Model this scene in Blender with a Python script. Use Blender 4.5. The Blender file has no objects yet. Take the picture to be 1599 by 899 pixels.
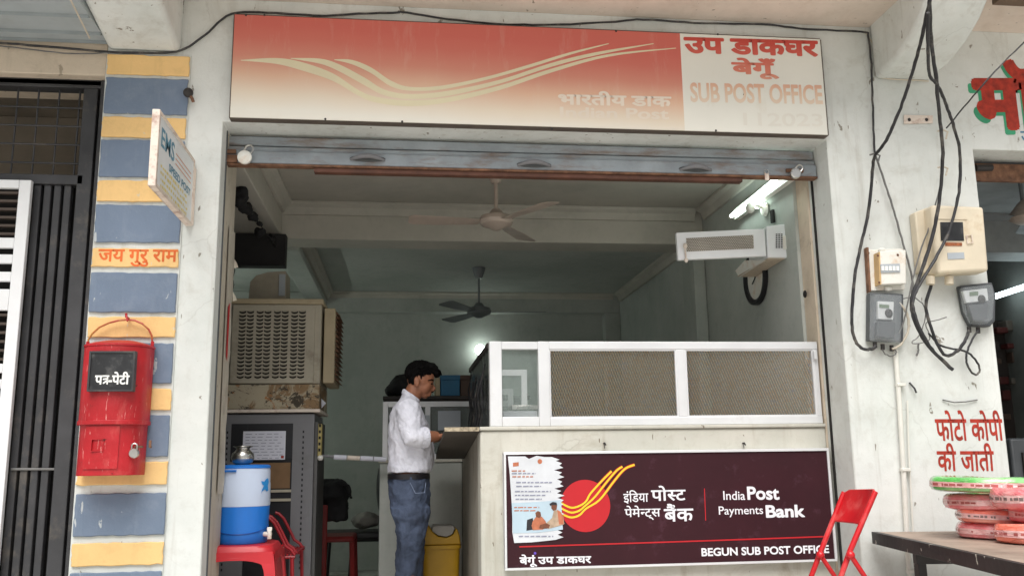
import bpy, bmesh, math, random
from mathutils import Vector, Matrix, noise
random.seed(7)
R = math.radians
scene = bpy.context.scene
COL = scene.collection

# ------------------------------------------------------------------ camera
CAMZ = 1.5
FPX, PITCH, YAW, ROLL = 1414.1, R(10.746), R(6.873), R(-0.812)
_f = Vector((math.sin(YAW) * math.cos(PITCH), math.cos(YAW) * math.cos(PITCH), math.sin(PITCH)))
_r0 = Vector((math.cos(YAW), -math.sin(YAW), 0))
_u0 = _r0.cross(_f)
CR = _r0 * math.cos(ROLL) + _u0 * math.sin(ROLL)
CU = _u0 * math.cos(ROLL) - _r0 * math.sin(ROLL)
CF = _f
cam = bpy.data.cameras.new("camera")
cam.sensor_width = 36
cam.lens = FPX / 1599 * 36
cam.clip_end = 500
co = bpy.data.objects.new("camera", cam)
COL.objects.link(co)
m = Matrix((CR, CU, -CF)).transposed().to_4x4()
m.translation = (0, 0, CAMZ)
co.matrix_world = m
scene.camera = co

# ------------------------------------------------------------------ world, sun, exposure
SUN_EL, SUN_ROT = 58, 192          # high, behind the viewer, thin overcast
world = bpy.data.worlds.new("World")
scene.world = world
world.use_nodes = True
nt = world.node_tree
bg = nt.nodes['Background']
sky = nt.nodes.new('ShaderNodeTexSky')
sky.sky_type = 'NISHITA'
sky.sun_disc = False
sky.sun_elevation = R(SUN_EL)
sky.sun_rotation = R(SUN_ROT)
sky.dust_density = 4
hs = nt.nodes.new('ShaderNodeHueSaturation')
hs.inputs['Saturation'].default_value = 0.22
nt.links.new(sky.outputs[0], hs.inputs['Color'])
nt.links.new(hs.outputs[0], bg.inputs[0])
bg.inputs[1].default_value = 0.07
sl = bpy.data.lights.new("sun", 'SUN')
sl.energy = 2.2
sl.angle = R(50)
sl.color = (1, .985, .96)
so = bpy.data.objects.new("sun", sl)
COL.objects.link(so)
_sd = Vector((math.sin(R(SUN_ROT)) * math.cos(R(SUN_EL)), math.cos(R(SUN_ROT)) * math.cos(R(SUN_EL)), math.sin(R(SUN_EL))))
so.rotation_euler = _sd.to_track_quat('Z', 'Y').to_euler()
scene.view_settings.view_transform = 'Standard'
scene.view_settings.look = 'None'
scene.view_settings.gamma = 1
scene.view_settings.exposure = 0.72
scene.cycles.max_bounces = 8
scene.cycles.diffuse_bounces = 5
scene.cycles.sample_clamp_indirect = 6

# ------------------------------------------------------------------ measuring helpers: a photo pixel to a point at a known depth / side / height
def _ray(px, py):
    return CR * ((px - 799.5) / FPX) - CU * ((py - 449.5) / FPX) + CF
def at(px, py, Y):
    d = _ray(px, py); p = d * (Y / d.y); return Vector((p.x, Y, p.z + CAMZ))
def atx(px, py, X):
    d = _ray(px, py); p = d * (X / d.x); return Vector((X, p.y, p.z + CAMZ))
def atz(px, py, Z):
    d = _ray(px, py); p = d * ((Z - CAMZ) / d.z); return Vector((p.x, p.y, Z))

def lin(h):
    if not isinstance(h, str):
        return tuple(h) + (1,) if len(h) == 3 else tuple(h)
    h = h.lstrip('#')
    c = [int(h[i:i + 2], 16) / 255 for i in (0, 2, 4)]
    return tuple((x / 12.92 if x <= .04045 else ((x + .055) / 1.055) ** 2.4) for x in c) + (1,)

# ------------------------------------------------------------------ materials
class NT:
    def __init__(s, name):
        s.m = bpy.data.materials.new(name); s.m.use_nodes = True
        s.t = s.m.node_tree; s.b = s.t.nodes['Principled BSDF']
        s.tc = s.t.nodes.new('ShaderNodeTexCoord')
    def n(s, typ, **kw):
        x = s.t.nodes.new(typ)
        for k, v in kw.items():
            setattr(x, k, v)
        return x
    def link(s, a, b): s.t.links.new(a, b)
    def noise(s, scale, detail=4, rough=.6, stretch=None, dist=0):
        x = s.n('ShaderNodeTexNoise'); x.inputs['Scale'].default_value = scale
        x.inputs['Detail'].default_value = detail; x.inputs['Roughness'].default_value = rough
        x.inputs['Distortion'].default_value = dist
        src = s.tc.outputs['Object']
        if stretch:
            mp = s.n('ShaderNodeMapping'); mp.inputs['Scale'].default_value = stretch
            s.link(src, mp.inputs['Vector']); src = mp.outputs[0]
        s.link(src, x.inputs['Vector'])
        return x.outputs['Fac']
    def ramp(s, fac, a, b, ca=(0, 0, 0, 1), cb=(1, 1, 1, 1)):
        x = s.n('ShaderNodeValToRGB')
        x.color_ramp.elements[0].position = a; x.color_ramp.elements[1].position = b
        x.color_ramp.elements[0].color = ca; x.color_ramp.elements[1].color = cb
        s.link(fac, x.inputs[0]); return x.outputs['Color']
    def mix(s, fac, a, b):
        x = s.n('ShaderNodeMix', data_type='RGBA')
        for sock, v in ((x.inputs[0], fac), (x.inputs[6], a), (x.inputs[7], b)):
            if isinstance(v, (int, float)): sock.default_value = v
            elif isinstance(v, tuple): sock.default_value = v
            else: s.link(v, sock)
        return x.outputs[2]
    def mul(s, a, b):
        x = s.n('ShaderNodeMath', operation='MULTIPLY')
        for i, v in enumerate((a, b)):
            if isinstance(v, (int, float)): x.inputs[i].default_value = v
            else: s.link(v, x.inputs[i])
        return x.outputs[0]
    def color(s, c):
        if isinstance(c, tuple): s.b.inputs['Base Color'].default_value = c
        else: s.link(c, s.b.inputs['Base Color'])
    def bump(s, fac, strength, dist=.01):
        x = s.n('ShaderNodeBump'); x.inputs['Strength'].default_value = strength; x.inputs['Distance'].default_value = dist
        s.link(fac, x.inputs['Height']); s.link(x.outputs[0], s.b.inputs['Normal'])

def pm(name, col, rough=.6, var=.12, scale=6, bump=.08, bscale=80, metal=0, dirt=None, dirt_amt=.0, dscale=3, stretch=None, coat=0, alt=None, spec=None):
    """painted / plastic / metal surface with uneven tone, grime patches and fine bump"""
    k = NT(name); c = lin(col)
    dark = tuple(x * (1 - var * 1.6) for x in c[:3]) + (1,)
    lite = tuple(min(1, x * (1 + var)) for x in c[:3]) + (1,)
    out = k.mix(k.ramp(k.noise(scale, 5), .3, .7), dark, lin(alt) if alt else lite)
    if dirt:
        f = k.ramp(k.noise(dscale, 8, .7, stretch), .62 - dirt_amt * .3, .78 - dirt_amt * .2)
        out = k.mix(k.mul(f, min(1, .35 + dirt_amt)), out, lin(dirt))
    k.color(out)
    k.b.inputs['Metallic'].default_value = metal
    r = k.n('ShaderNodeMapRange'); r.inputs['To Min'].default_value = max(.03, rough - .12); r.inputs['To Max'].default_value = min(1, rough + .12)
    k.link(k.noise(scale * 2.3, 4), r.inputs['Value']); k.link(r.outputs[0], k.b.inputs['Roughness'])
    if coat: k.b.inputs['Coat Weight'].default_value = coat
    if spec is not None: k.b.inputs['Specular IOR Level'].default_value = spec
    if bump: k.bump(k.noise(bscale, 5, .65), bump, .004)
    return k.m

def plaster(name, col, stain='#8d8674', chip='#6e6250', stain_amt=.35, chips=.5, streak=.3, bump=.22, crack=0):
    """limewashed masonry: blotchy, run-down streaks, chips and scratches"""
    k = NT(name); c = lin(col)
    a = tuple(x * f_ for x, f_ in zip(c[:3], (.78, .80, .79))) + (1,)
    out = k.mix(k.ramp(k.noise(1.3, 6, .65), .3, .62), a, c)
    out = k.mix(k.mul(k.ramp(k.noise(14, 6, .7), .52, .75), .22), out, lin(stain))
    out = k.mix(k.mul(k.ramp(k.noise(2.2, 8, .72, (1, 1, .8), 1.2), .54, .74), stain_amt), out, lin(stain))
    out = k.mix(k.mul(k.ramp(k.noise(5, 6, .65, (2.2, 2.2, .16)), .56, .78), streak), out, lin(stain))
    if crack:
        vo = k.n('ShaderNodeTexVoronoi', feature='DISTANCE_TO_EDGE'); vo.inputs['Scale'].default_value = 1.15
        mpv = k.n('ShaderNodeMapping'); k.link(k.tc.outputs['Object'], mpv.inputs['Vector'])
        nzv = k.n('ShaderNodeTexNoise'); nzv.inputs['Scale'].default_value = 4; nzv.inputs['Detail'].default_value = 6; k.link(k.tc.outputs['Object'], nzv.inputs['Vector'])
        av = k.n('ShaderNodeVectorMath', operation='MULTIPLY_ADD'); k.link(nzv.outputs['Color'], av.inputs[0]); av.inputs[1].default_value = (.35, .35, .35); k.link(mpv.outputs[0], av.inputs[2])
        k.link(av.outputs[0], vo.inputs['Vector'])
        inv_ = k.ramp(vo.outputs['Distance'], .0, .006, (1, 1, 1, 1), (0, 0, 0, 1))
        out = k.mix(k.mul(k.mul(inv_, k.ramp(k.noise(1.6, 3), .5, .58)), crack), out, lin(chip))
    if chips:
        fch = k.mul(k.ramp(k.noise(17, 3, .5, (1, 1, .55), .6), .695, .715), k.ramp(k.noise(50, 3), .42, .47))
        out = k.mix(k.mul(fch, chips), out, lin(chip))
        sc = k.mul(k.ramp(k.noise(30, 2, .5, (1, 1, .25)), .735, .75), chips)
        out = k.mix(sc, out, lin(chip))
    k.color(out); k.b.inputs['Roughness'].default_value = .85
    k.b.inputs['Specular IOR Level'].default_value = .3
    hgt = k.n('ShaderNodeMath', operation='ADD'); k.link(k.noise(7, 5), hgt.inputs[0]); k.link(k.mul(k.noise(90, 5, .7), .35), hgt.inputs[1])
    k.bump(hgt.outputs[0], bump, .012)
    return k.m

def emit(name, col, strength):
    k = NT(name); k.color((0, 0, 0, 1)); k.b.inputs['Emission Color'].default_value = lin(col); k.b.inputs['Emission Strength'].default_value = strength
    return k.m

def glass(name, tint='#dfe8e4', rough=.02, alpha=.25):
    k = NT(name); k.b.inputs['Alpha'].default_value = alpha; k.color(k.mix(k.ramp(k.noise(5, 5, .7), .4, .8), lin(tint), lin('#9aa3a0')))
    k.b.inputs['Roughness'].default_value = rough; k.b.inputs['Specular IOR Level'].default_value = .6
    return k.m

# ------------------------------------------------------------------ mesh building
INV = {}
class MB:
    def __init__(s): s.v = []; s.f = []; s.sm = []
    def add(s, vs, fs, smooth=True):
        o = len(s.v); s.v += [Vector(v) for v in vs]
        for f in fs: s.f.append([i + o for i in f]); s.sm.append(smooth)
        return s
    def box(s, x0, x1, y0, y1, z0, z1, M=None):
        v = [(x, y, z) for z in (z0, z1) for y in (y0, y1) for x in (x0, x1)]
        if M is not None: v = [M @ Vector(p) for p in v]
        return s.add(v, [(0, 2, 3, 1), (4, 5, 7, 6), (0, 1, 5, 4), (2, 6, 7, 3), (0, 4, 6, 2), (1, 3, 7, 5)], False)
    def prism(s, pts, vec, smooth=False):
        n = len(pts); vec = Vector(vec); a = [Vector(p) for p in pts]
        nn = Vector((0, 0, 0))
        for i in range(n): nn += (a[i] - a[0]).cross(a[(i + 1) % n] - a[0])
        if nn.dot(vec) > 0: a.reverse()
        v = a + [p + vec for p in a]
        f = [list(range(n)), list(range(2 * n - 1, n - 1, -1))] + [(i, i + n, (i + 1) % n + n, (i + 1) % n) for i in range(n)]
        f = [list(x) for x in f]
        return s.add(v, f, smooth)
    def quad(s, a, b, c, d): return s.add([a, b, c, d], [(0, 1, 2, 3)], False)
    def tube(s, pts, r, n=8, closed=False, flat=1.0):
        P = [Vector(p) for p in pts]; N = len(P)
        rs = r if isinstance(r, (list, tuple)) else [r] * N
        T = []
        for i in range(N):
            a = P[i - 1] if (i or closed) else P[0]; b = P[(i + 1) % N] if (i < N - 1 or closed) else P[-1]
            T.append((b - a).normalized())
        ref = Vector((0, 0, 1)) if abs(T[0].z) < .9 else Vector((0, 1, 0))
        u = T[0].cross(ref).normalized(); vs = []
        for i in range(N):
            u = (u - T[i] * u.dot(T[i])).normalized(); w = T[i].cross(u)
            for k in range(n):
                a = 2 * math.pi * k / n
                vs.append(P[i] + u * math.cos(a) * rs[i] + w * math.sin(a) * rs[i] * flat)
        fs = []
        for i in range(N if closed else N - 1):
            j = (i + 1) % N
            for k in range(n):
                q = (k + 1) % n
                fs.append((i * n + k, i * n + q, j * n + q, j * n + k))
        if not closed: fs += [tuple(range(n - 1, -1, -1)), tuple(range((N - 1) * n, N * n))]
        return s.add(vs, fs)
    def lathe(s, prof, c=(0, 0, 0), n=28, M=None, a0=0, a1=2 * math.pi, sx=1, sy=1):
        c = Vector(c); full = abs(a1 - a0 - 2 * math.pi) < 1e-6; m_ = n if full else n + 1; vs = []
        for (r, z) in prof:
            for k in range(m_):
                a = a0 + (a1 - a0) * k / n
                p = Vector((r * math.cos(a) * sx, r * math.sin(a) * sy, z))
                vs.append((M @ p if M is not None else p) + c)
        fs = []
        for i in range(len(prof) - 1):
            for k in range(n):
                q = (k + 1) % m_
                fs.append((i * m_ + k, i * m_ + q, (i + 1) * m_ + q, (i + 1) * m_ + k))
        if full and prof[0][0] > 1e-6: fs.append(tuple(range(m_ - 1, -1, -1)))
        if full and prof[-1][0] > 1e-6: fs.append(tuple(range((len(prof) - 1) * m_, len(prof) * m_)))
        return s.add(vs, fs)
    def ell(s, c, r, n=16, M=None):
        prof = [(math.sin(math.pi * i / n), -math.cos(math.pi * i / n)) for i in range(n + 1)]
        M2 = Matrix.Diagonal((r[0], r[1], r[2]))
        if M is not None: M2 = M @ M2
        return s.lathe([(max(a, 1e-5), b) for a, b in prof], c, n, M2)
    def loft(s, rings):
        n = len(rings[0]); vs = [p for r in rings for p in r]; fs = []
        for i in range(len(rings) - 1):
            for k in range(n):
                q = (k + 1) % n
                fs.append((i * n + k, i * n + q, (i + 1) * n + q, (i + 1) * n + k))
        fs += [tuple(range(n - 1, -1, -1)), tuple(range((len(rings) - 1) * n, len(rings) * n))]
        return s.add(vs, fs)
    def build(s, name, mat, parent=None, bevel=0, angle=38, remesh=0, disp=None, seg=2):
        me = bpy.data.meshes.new(name)
        inv = INV.get(parent.name, Matrix()) if parent else Matrix()
        me.from_pydata([inv @ v for v in s.v], [], s.f)
        bm = bmesh.new(); bm.from_mesh(me)
        bmesh.ops.remove_doubles(bm, verts=bm.verts, dist=1e-5)
        if not remesh: bmesh.ops.recalc_face_normals(bm, faces=bm.faces)
        ca = math.cos(R(angle))
        for f in bm.faces: f.smooth = True
        for e in bm.edges:
            if len(e.link_faces) != 2 or e.link_faces[0].normal.dot(e.link_faces[1].normal) < ca: e.smooth = False
        bm.to_mesh(me); bm.free()
        if isinstance(mat, (list, tuple)):
            for q in mat: me.materials.append(q)
        else: me.materials.append(mat)
        o = bpy.data.objects.new(name, me); COL.objects.link(o)
        if parent:
            o.parent = parent; INV[o.name] = inv
        if remesh:
            r = o.modifiers.new('remesh', 'REMESH'); r.mode = 'VOXEL'; r.voxel_size = remesh; r.use_smooth_shade = True
            sm = o.modifiers.new('smooth', 'SMOOTH'); sm.factor = .6; sm.iterations = 4
            if disp:
                tx = bpy.data.textures.new(name + '_folds', 'CLOUDS'); tx.noise_scale = disp[1]; tx.noise_depth = 2
                d = o.modifiers.new('folds', 'DISPLACE'); d.texture = tx; d.strength = disp[0]; d.texture_coords = 'LOCAL'
        if bevel:
            b = o.modifiers.new('bevel', 'BEVEL'); b.width = bevel; b.segments = seg; b.limit_method = 'ANGLE'; b.angle_limit = R(40)
            b.harden_normals = False
        return o

def tag(o, label, cat, group=None, kind=None):
    if label: o['label'] = label
    if cat: o['category'] = cat
    if group: o['group'] = group
    if kind: o['kind'] = kind
    return o
def thing(name, label, cat, loc=(0, 0, 0), rz=0, group=None):
    o = bpy.data.objects.new(name, None); COL.objects.link(o)
    o.location = loc; o.rotation_euler = (0, 0, rz); o.empty_display_size = .1
    INV[o.name] = (Matrix.Translation(Vector(loc)) @ Matrix.Rotation(rz, 4, 'Z')).inverted()
    return tag(o, label, cat, group)
def copy_tree(o, parent=None):
    c = o.copy(); COL.objects.link(c)
    INV[c.name] = INV.get(o.name, Matrix())
    if parent: c.parent = parent
    for ch in list(o.children): copy_tree(ch, c)
    return c

# ------------------------------------------------------------------ lettering from the built-in fonts
def _raw(t, off, shear=0):
    cu = bpy.data.curves.new('t', 'FONT'); cu.body = t; cu.offset = off; cu.shear = shear; cu.resolution_u = 4
    ob = bpy.data.objects.new('t', cu); COL.objects.link(ob)
    bpy.context.view_layer.update()
    dg = bpy.context.evaluated_depsgraph_get()
    me = bpy.data.meshes.new_from_object(ob.evaluated_get(dg))
    bpy.data.objects.remove(ob); bpy.data.curves.remove(cu)
    bm = bmesh.new(); bm.from_mesh(me); bpy.data.meshes.remove(me)
    return bm
def glyphs(s, off=.012, shear=0):
    """plane mesh of a line of writing; '|' splits pieces, '~' before a letter gives its half form, '@' is the tra ligature"""
    V, F, x = [], [], 0
    for tok in s.split('|'):
        if tok == '@':
            o = len(V); w = .034 + off * .6
            def bar(p, q):
                k = len(V); d = (Vector(q) - Vector(p)).normalized(); n = Vector((-d.y, d.x)) * w
                for a in (Vector(p) + n, Vector(q) + n, Vector(q) - n, Vector(p) - n): V.append(Vector((a.x + x, a.y)))
                F.append((k + 3, k + 2, k + 1, k))
            bar((-.02, .60), (.52, .60)); bar((.40, .6), (.40, 0)); bar((.06, .36), (.40, .40)); bar((.40, .28), (.08, .06))
            x += .5; continue
        half = tok.startswith('~')
        bm = _raw(tok.lstrip('~'), off, shear)
        xs = [v.co.x for v in bm.verts]
        if not xs: bm.free(); x += .3; continue
        x0, x1 = min(xs), max(xs)
        if half:
            cut = x1 - .245
            bmesh.ops.bisect_plane(bm, geom=bm.verts[:] + bm.edges[:] + bm.faces[:], plane_co=(cut, 0, 0), plane_no=(1, 0, 0), clear_outer=True)
            x1 = cut
        bm.verts.ensure_lookup_table(); o = len(V)
        idx = {v: i for i, v in enumerate(bm.verts)}
        for v in bm.verts: V.append(Vector((v.co.x - x0 + x, v.co.y)))
        for f in bm.faces: F.append(tuple(o + idx[v] for v in f.verts))
        bm.free()
        x += x1 - x0 - .02
    return V, F
def lettering(s, tl, tr, bl, mat, parent, off=.012, shear=0, name='lettering', fit=True, label=None):
    """writing stretched into the parallelogram given by three of its corners"""
    V0, F0 = glyphs(s, min(off, .010), shear)
    tl, tr, bl = Vector(tl), Vector(tr), Vector(bl)
    e = max(0, off - .010); V, F, D = [], [], []
    shifts = [(0, 0)] + ([(e * math.cos(a), e * math.sin(a)) for a in [i * math.pi / 4 for i in range(8)]] if e > .004 else [])
    for i, (sx, sy) in enumerate(shifts):           # heavier strokes: the line laid over itself, each lay a hair further out
        o = len(V); V += [Vector((v.x + sx, v.y + sy)) for v in V0]; D += [i * .00005] * len(V0)
        F += [tuple(q + o for q in f) for f in F0]
    nrm = (tr - tl).cross(tl - bl).normalized()
    x0, x1 = min(v.x for v in V), max(v.x for v in V); y0, y1 = min(v.y for v in V), max(v.y for v in V)
    P = [bl + (tr - tl) * ((v.x - x0) / (x1 - x0)) + (tl - bl) * ((v.y - y0) / (y1 - y0)) + nrm * d_ for v, d_ in zip(V, D)]
    b = MB().add(P, F, False)
    inv = INV.get(parent.name, Matrix())
    me = bpy.data.meshes.new(name); me.from_pydata([inv @ p for p in b.v], [], b.f); me.materials.append(mat)
    o = bpy.data.objects.new(name, me); COL.objects.link(o); o.parent = parent; INV[o.name] = inv
    if label: o['label'] = label
    return o
def write(s, px0, py0, px1, py1, Y, mat, parent, off=.012, shear=0, slope=0, **k):
    """fit a line of writing into a pixel box on a wall plane; slope = extra drop of the right end in pixels"""
    tl, tr, bl = at(px0, py0, Y), at(px1, py0 + slope, Y), at(px0, py1, Y)
    bl.x = tl.x if abs(bl.x - tl.x) > .0 else bl.x
    return lettering(s, tl, tr, bl, mat, parent, off, shear, **k)

# ================================================================== materials
M = {}
M['wall'] = plaster('white_limewash', '#dee0dc', stain='#9a9282', stain_amt=.34, chips=.75, streak=.5, crack=.16)
M['wall_grey'] = plaster('grey_stained_limewash', '#cfd0ca', stain='#8a8d86', stain_amt=.5, chips=.3)
M['cream'] = plaster('cream_plaster', '#d6c6b2', stain='#7a6a58', stain_amt=.45, chips=.5)
M['slab'] = plaster('pink_cream_soffit', '#e2d3c6', stain='#b59d89', stain_amt=.3, chips=.7)
M['old_paper'] = plaster('old_pasted_paper', '#c4bcae', stain='#6b5a48', stain_amt=.7, chips=.6, streak=.6)
M['room'] = plaster('pale_green_distemper', '#b6b9b3', stain='#77807a', stain_amt=.3, chips=.15, streak=.15, bump=.12)
M['room_ceiling'] = plaster('room_ceiling_white', '#bdb8ae', stain='#8d8880', stain_amt=.25, chips=.0, streak=0, bump=.08)
M['counter'] = plaster('counter_plaster', '#cbc8bd', stain='#8c7d64', stain_amt=.55, chips=.85, streak=.6, crack=.25)
M['wing'] = plaster('grimy_wing_plaster', '#a8a194', stain='#554c40', stain_amt=.6, chips=.6, streak=.5)
M['jamb'] = plaster('worn_jamb', '#c9c0b0', stain='#7d6a52', stain_amt=.7, chips=.8, streak=.6)
M['ledge'] = plaster('grimy_concrete_ledge', '#504a43', stain='#3f3a34', stain_amt=.7, chips=.4, streak=.3)
M['floor'] = pm('speckled_floor', '#cac8c2', rough=.4, var=.25, scale=30, dirt='#5a564c', dirt_amt=.4)
M['ground'] = pm('dusty_street', '#d6d2ca', rough=.9, var=.25, scale=3, dirt='#9f978a', dirt_amt=.3, bump=.4, bscale=30)
M['yellow'] = plaster('yellow_block_paint', '#f2c98a', stain='#a98a58', chip='#cfc6b2', stain_amt=.22, chips=.7, streak=.3, bump=.3)
M['blue'] = plaster('slate_block_paint', '#768498', stain='#9aa3ae', chip='#c9ccca', stain_amt=.3, chips=.7, streak=.35, bump=.3)
M['orange_paint'] = pm('orange_brush_paint', '#e06a2c', rough=.7, var=.15)
M['red_paint'] = pm('red_brush_paint', '#ab3322', rough=.75, var=.3, scale=22, bump=.1)
M['green_paint'] = pm('green_brush_paint', '#3f9a72', rough=.75, var=.15)
M['black_iron'] = pm('black_enamel_iron', '#3a3a3c', rough=.55, var=.25, scale=4, dirt='#6f675c', dirt_amt=.25, dscale=6)
M['dark_void'] = pm('dark_hall_wall', '#8a8072', rough=.9, var=.2, scale=2)
M['white_alu'] = pm('white_powder_coat', '#e6e7e8', rough=.4, var=.03, dirt='#b9b3a6', dirt_amt=.1)
M['alu'] = pm('satin_aluminium', '#e2e3e4', rough=.38, var=.05, scale=3, metal=.25, stretch=(1, 1, 1), dirt='#b5b1aa', dirt_amt=.1, bump=.02)
M['brown_slat'] = pm('brown_blind', '#4b4038', rough=.7)
k = NT('post_box_red'); o_ = k.mix(k.ramp(k.noise(4, 6, .65), .3, .7), lin('#9c1119'), lin('#bf1d27'))
o_ = k.mix(k.mul(k.ramp(k.noise(6, 8, .75, (1, 1, .5), 1.0), .56, .74), .5), o_, lin('#cf6a62'))
o_ = k.mix(k.mul(k.ramp(k.noise(38, 3, .6, (3, 3, .35)), .66, .69), .7), o_, lin('#e0a39a'))
o_ = k.mix(k.mul(k.ramp(k.noise(24, 4, .6), .69, .72), .8), o_, lin('#4a1512'))
k.color(o_); k.b.inputs['Roughness'].default_value = .42
a_ = k.n('ShaderNodeMath', operation='ADD'); k.link(k.noise(5.5, 2), a_.inputs[0]); k.link(k.mul(k.noise(60, 4), .06), a_.inputs[1])
k.bump(a_.outputs[0], .55, .03); M['post_red'] = k.m
M['black_glass'] = pm('dark_dusty_pane', '#2b2c2e', rough=.35, var=.3, scale=9, dirt='#6a6a68', dirt_amt=.35, dscale=10)
M['white_letter'] = pm('white_letter_paint', '#efefea', rough=.6, var=.04)
M['steel'] = pm('bright_steel', '#c9c7c2', rough=.28, var=.1, metal=1, bump=.03)
M['rust'] = pm('rusty_iron', '#7d5a44', rough=.85, var=.3, scale=20, dirt='#4a3024', dirt_amt=.5, dscale=14, bump=.3)
M['rust_white'] = pm('rust_flecked_cream', '#e0d3c6', rough=.7, var=.08, dirt='#8a4a2c', dirt_amt=.4, dscale=14)
M['nail'] = pm('dark_nail', '#2c2826', rough=.6)
M['shutter'] = pm('grey_shutter_steel', '#98a0a6', rough=.5, var=.15, scale=5, dirt='#76583f', dirt_amt=.45, dscale=9, stretch=(.35, 1, 1.6), bump=.1)
M['shutter_dark'] = pm('dark_shutter_steel', '#55585a', rough=.6, var=.2, dirt='#3a332c', dirt_amt=.3)
M['brown_strip'] = pm('brown_wood_strip', '#5d3a2c', rough=.7, var=.25, scale=9, stretch=(.2, 1, 1))
M['cable'] = pm('black_cable', '#2b2b2e', rough=.55, var=.3, scale=12, dirt='#807a70', dirt_amt=.35, dscale=10)
M['cable_grey'] = pm('grey_cable', '#6d6c6a', rough=.6, var=.2)
M['cable_cream'] = pm('cream_wire', '#c9bfae', rough=.6)
M['pvc'] = pm('white_pvc', '#dedcd4', rough=.45, var=.04, dirt='#a79e8c', dirt_amt=.2)
M['beige_plastic'] = pm('aged_beige_plastic', '#d9cdb6', rough=.5, var=.06, dirt='#b29468', dirt_amt=.25, dscale=5)
M['ivory'] = pm('white_switch_plastic', '#e6e4dc', rough=.4, var=.04, dirt='#c28a3c', dirt_amt=.3, dscale=7)
M['grey_plastic'] = pm('grey_meter_plastic', '#4a4d50', rough=.45, var=.12)
M['mid_grey'] = pm('pale_meter_face', '#c9cccd', rough=.5)
M['lcd'] = pm('meter_display', '#6a7a66', rough=.3, var=.05, bump=0)
M['clear'] = glass('clear_meter_cover', '#d6dce0', .12, .16)
M['pane'] = glass('window_pane', '#b9c9c2', .03, .16)
M['side_pane'] = pm('dark_side_glass', '#2a302e', rough=.25, var=.5, scale=5, dirt='#6a706c', dirt_amt=.5, dscale=6)
M['cooler'] = pm('aged_cooler_beige', '#b0a896', rough=.6, var=.08, scale=4, dirt='#6a5c48', dirt_amt=.22, dscale=6, bump=.08)
M['cooler_side'] = pm('cooler_side_beige', '#b0a184', rough=.6, var=.08, dirt='#7a6a50', dirt_amt=.25)
M['slot'] = pm('slot_shadow_black', '#1c1a18', rough=.9, var=.1, bump=0)
k = NT('rusted_tank_base')
base = k.mix(k.ramp(k.noise(5, 7, .7, None, 1.2), .50, .56), lin('#b0a58e'), lin('#8c7254'))
base = k.mix(k.ramp(k.noise(7.5, 8, .75, None, 1.4), .54, .58), base, lin('#4a4238'))
base = k.mix(k.ramp(k.noise(11, 6, .7, None, .8), .60, .64), base, lin('#a8764a'))
k.color(base); k.b.inputs['Roughness'].default_value = .9; k.bump(k.noise(16, 6, .7), .5, .01); M['cooler_rust'] = k.m
M['rack'] = pm('grey_rack_steel', '#77777a', rough=.5, var=.08, scale=3, dirt='#55524e', dirt_amt=.2)
M['rack_dark'] = pm('rack_black_frame', '#1d1d22', rough=.4, var=.15)
M['rack_in'] = pm('brown_carton', '#7d6145', rough=.85, var=.15)
M['paper'] = pm('notice_paper', '#d6d7e2', rough=.8, var=.03, scale=3, bump=.05, bscale=8)
M['paper_dull'] = pm('dull_paper', '#a9b0b6', rough=.8, var=.06)
M['ink'] = pm('grey_print', '#8d90a4', rough=.8)
M['jug_blue'] = pm('blue_jug_plastic', '#1f74cf', rough=.38, var=.06, bump=.02)
M['jug_white'] = pm('pale_jug_plastic', '#c3cfe4', rough=.38, var=.04, bump=.02)
M['stool_red'] = pm('red_stool_plastic', '#c32a33', rough=.4, var=.08, bump=.03)
M['chair_red'] = pm('red_enamel', '#c5161f', rough=.32, var=.1, scale=5, dirt='#dc6a66', dirt_amt=.3, dscale=7, bump=.05, coat=.2)
M['wire_red'] = pm('red_wire_enamel', '#a8222b', rough=.4, var=.15)
M['bin_yellow'] = pm('yellow_bin_plastic', '#a8800f', rough=.5, var=.1, dirt='#8a6a20', dirt_amt=.2)
M['bin_flap'] = pm('grey_bin_flap', '#8f8b84', rough=.5)
M['skin'] = pm('brown_skin', '#98644a', rough=.5, var=.12, scale=14, bump=.05)
M['hair'] = pm('black_hair', '#0b0909', rough=.8, var=.2, scale=40, bump=.5, bscale=160, spec=.12)
k = NT('white_shirt_cloth'); k.color(k.mix(k.ramp(k.noise(3, 4), .3, .7), lin('#cbccd7'), lin('#dfdfe8'))); k.b.inputs['Roughness'].default_value = .85
a = k.n('ShaderNodeMath', operation='ADD'); k.link(k.noise(5, 4, .5, (1.0, 1, 1.2), 1.6), a.inputs[0]); k.link(k.mul(k.noise(180, 2), .03), a.inputs[1])
k.bump(a.outputs[0], .5, .05); M['shirt'] = k.m
k = NT('faded_denim'); k.color(k.mix(k.ramp(k.noise(5, 6, .6, (1, 1, .5)), .35, .7), lin('#2a3344'), lin('#58657f'))); k.b.inputs['Roughness'].default_value = .85
a = k.n('ShaderNodeMath', operation='ADD'); k.link(k.noise(8, 3, .5, (1, 1, .8), 1.2), a.inputs[0]); k.link(k.mul(k.noise(220, 2), .08), a.inputs[1])
k.bump(a.outputs[0], .6, .05); M['denim'] = k.m
M['leather'] = pm('black_leather', '#17151a', rough=.45)
M['maroon'] = pm('maroon_board_print', '#341019', rough=.6, spec=.3, var=.1, scale=4, dirt='#5c3a48', dirt_amt=.2, dscale=9, bump=.03)
M['logo_red'] = pm('red_board_print', '#bd1822', rough=.5, var=.04)
M['logo_yellow'] = pm('yellow_board_print', '#e9c72e', rough=.42, var=.03)
M['board_white'] = pm('white_board_print', '#e8e8ec', rough=.45, var=.02, bump=0)
M['poster'] = pm('torn_poster_paper', '#d3d6da', rough=.75, var=.07, scale=7, bump=.3, bscale=10)
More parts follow.
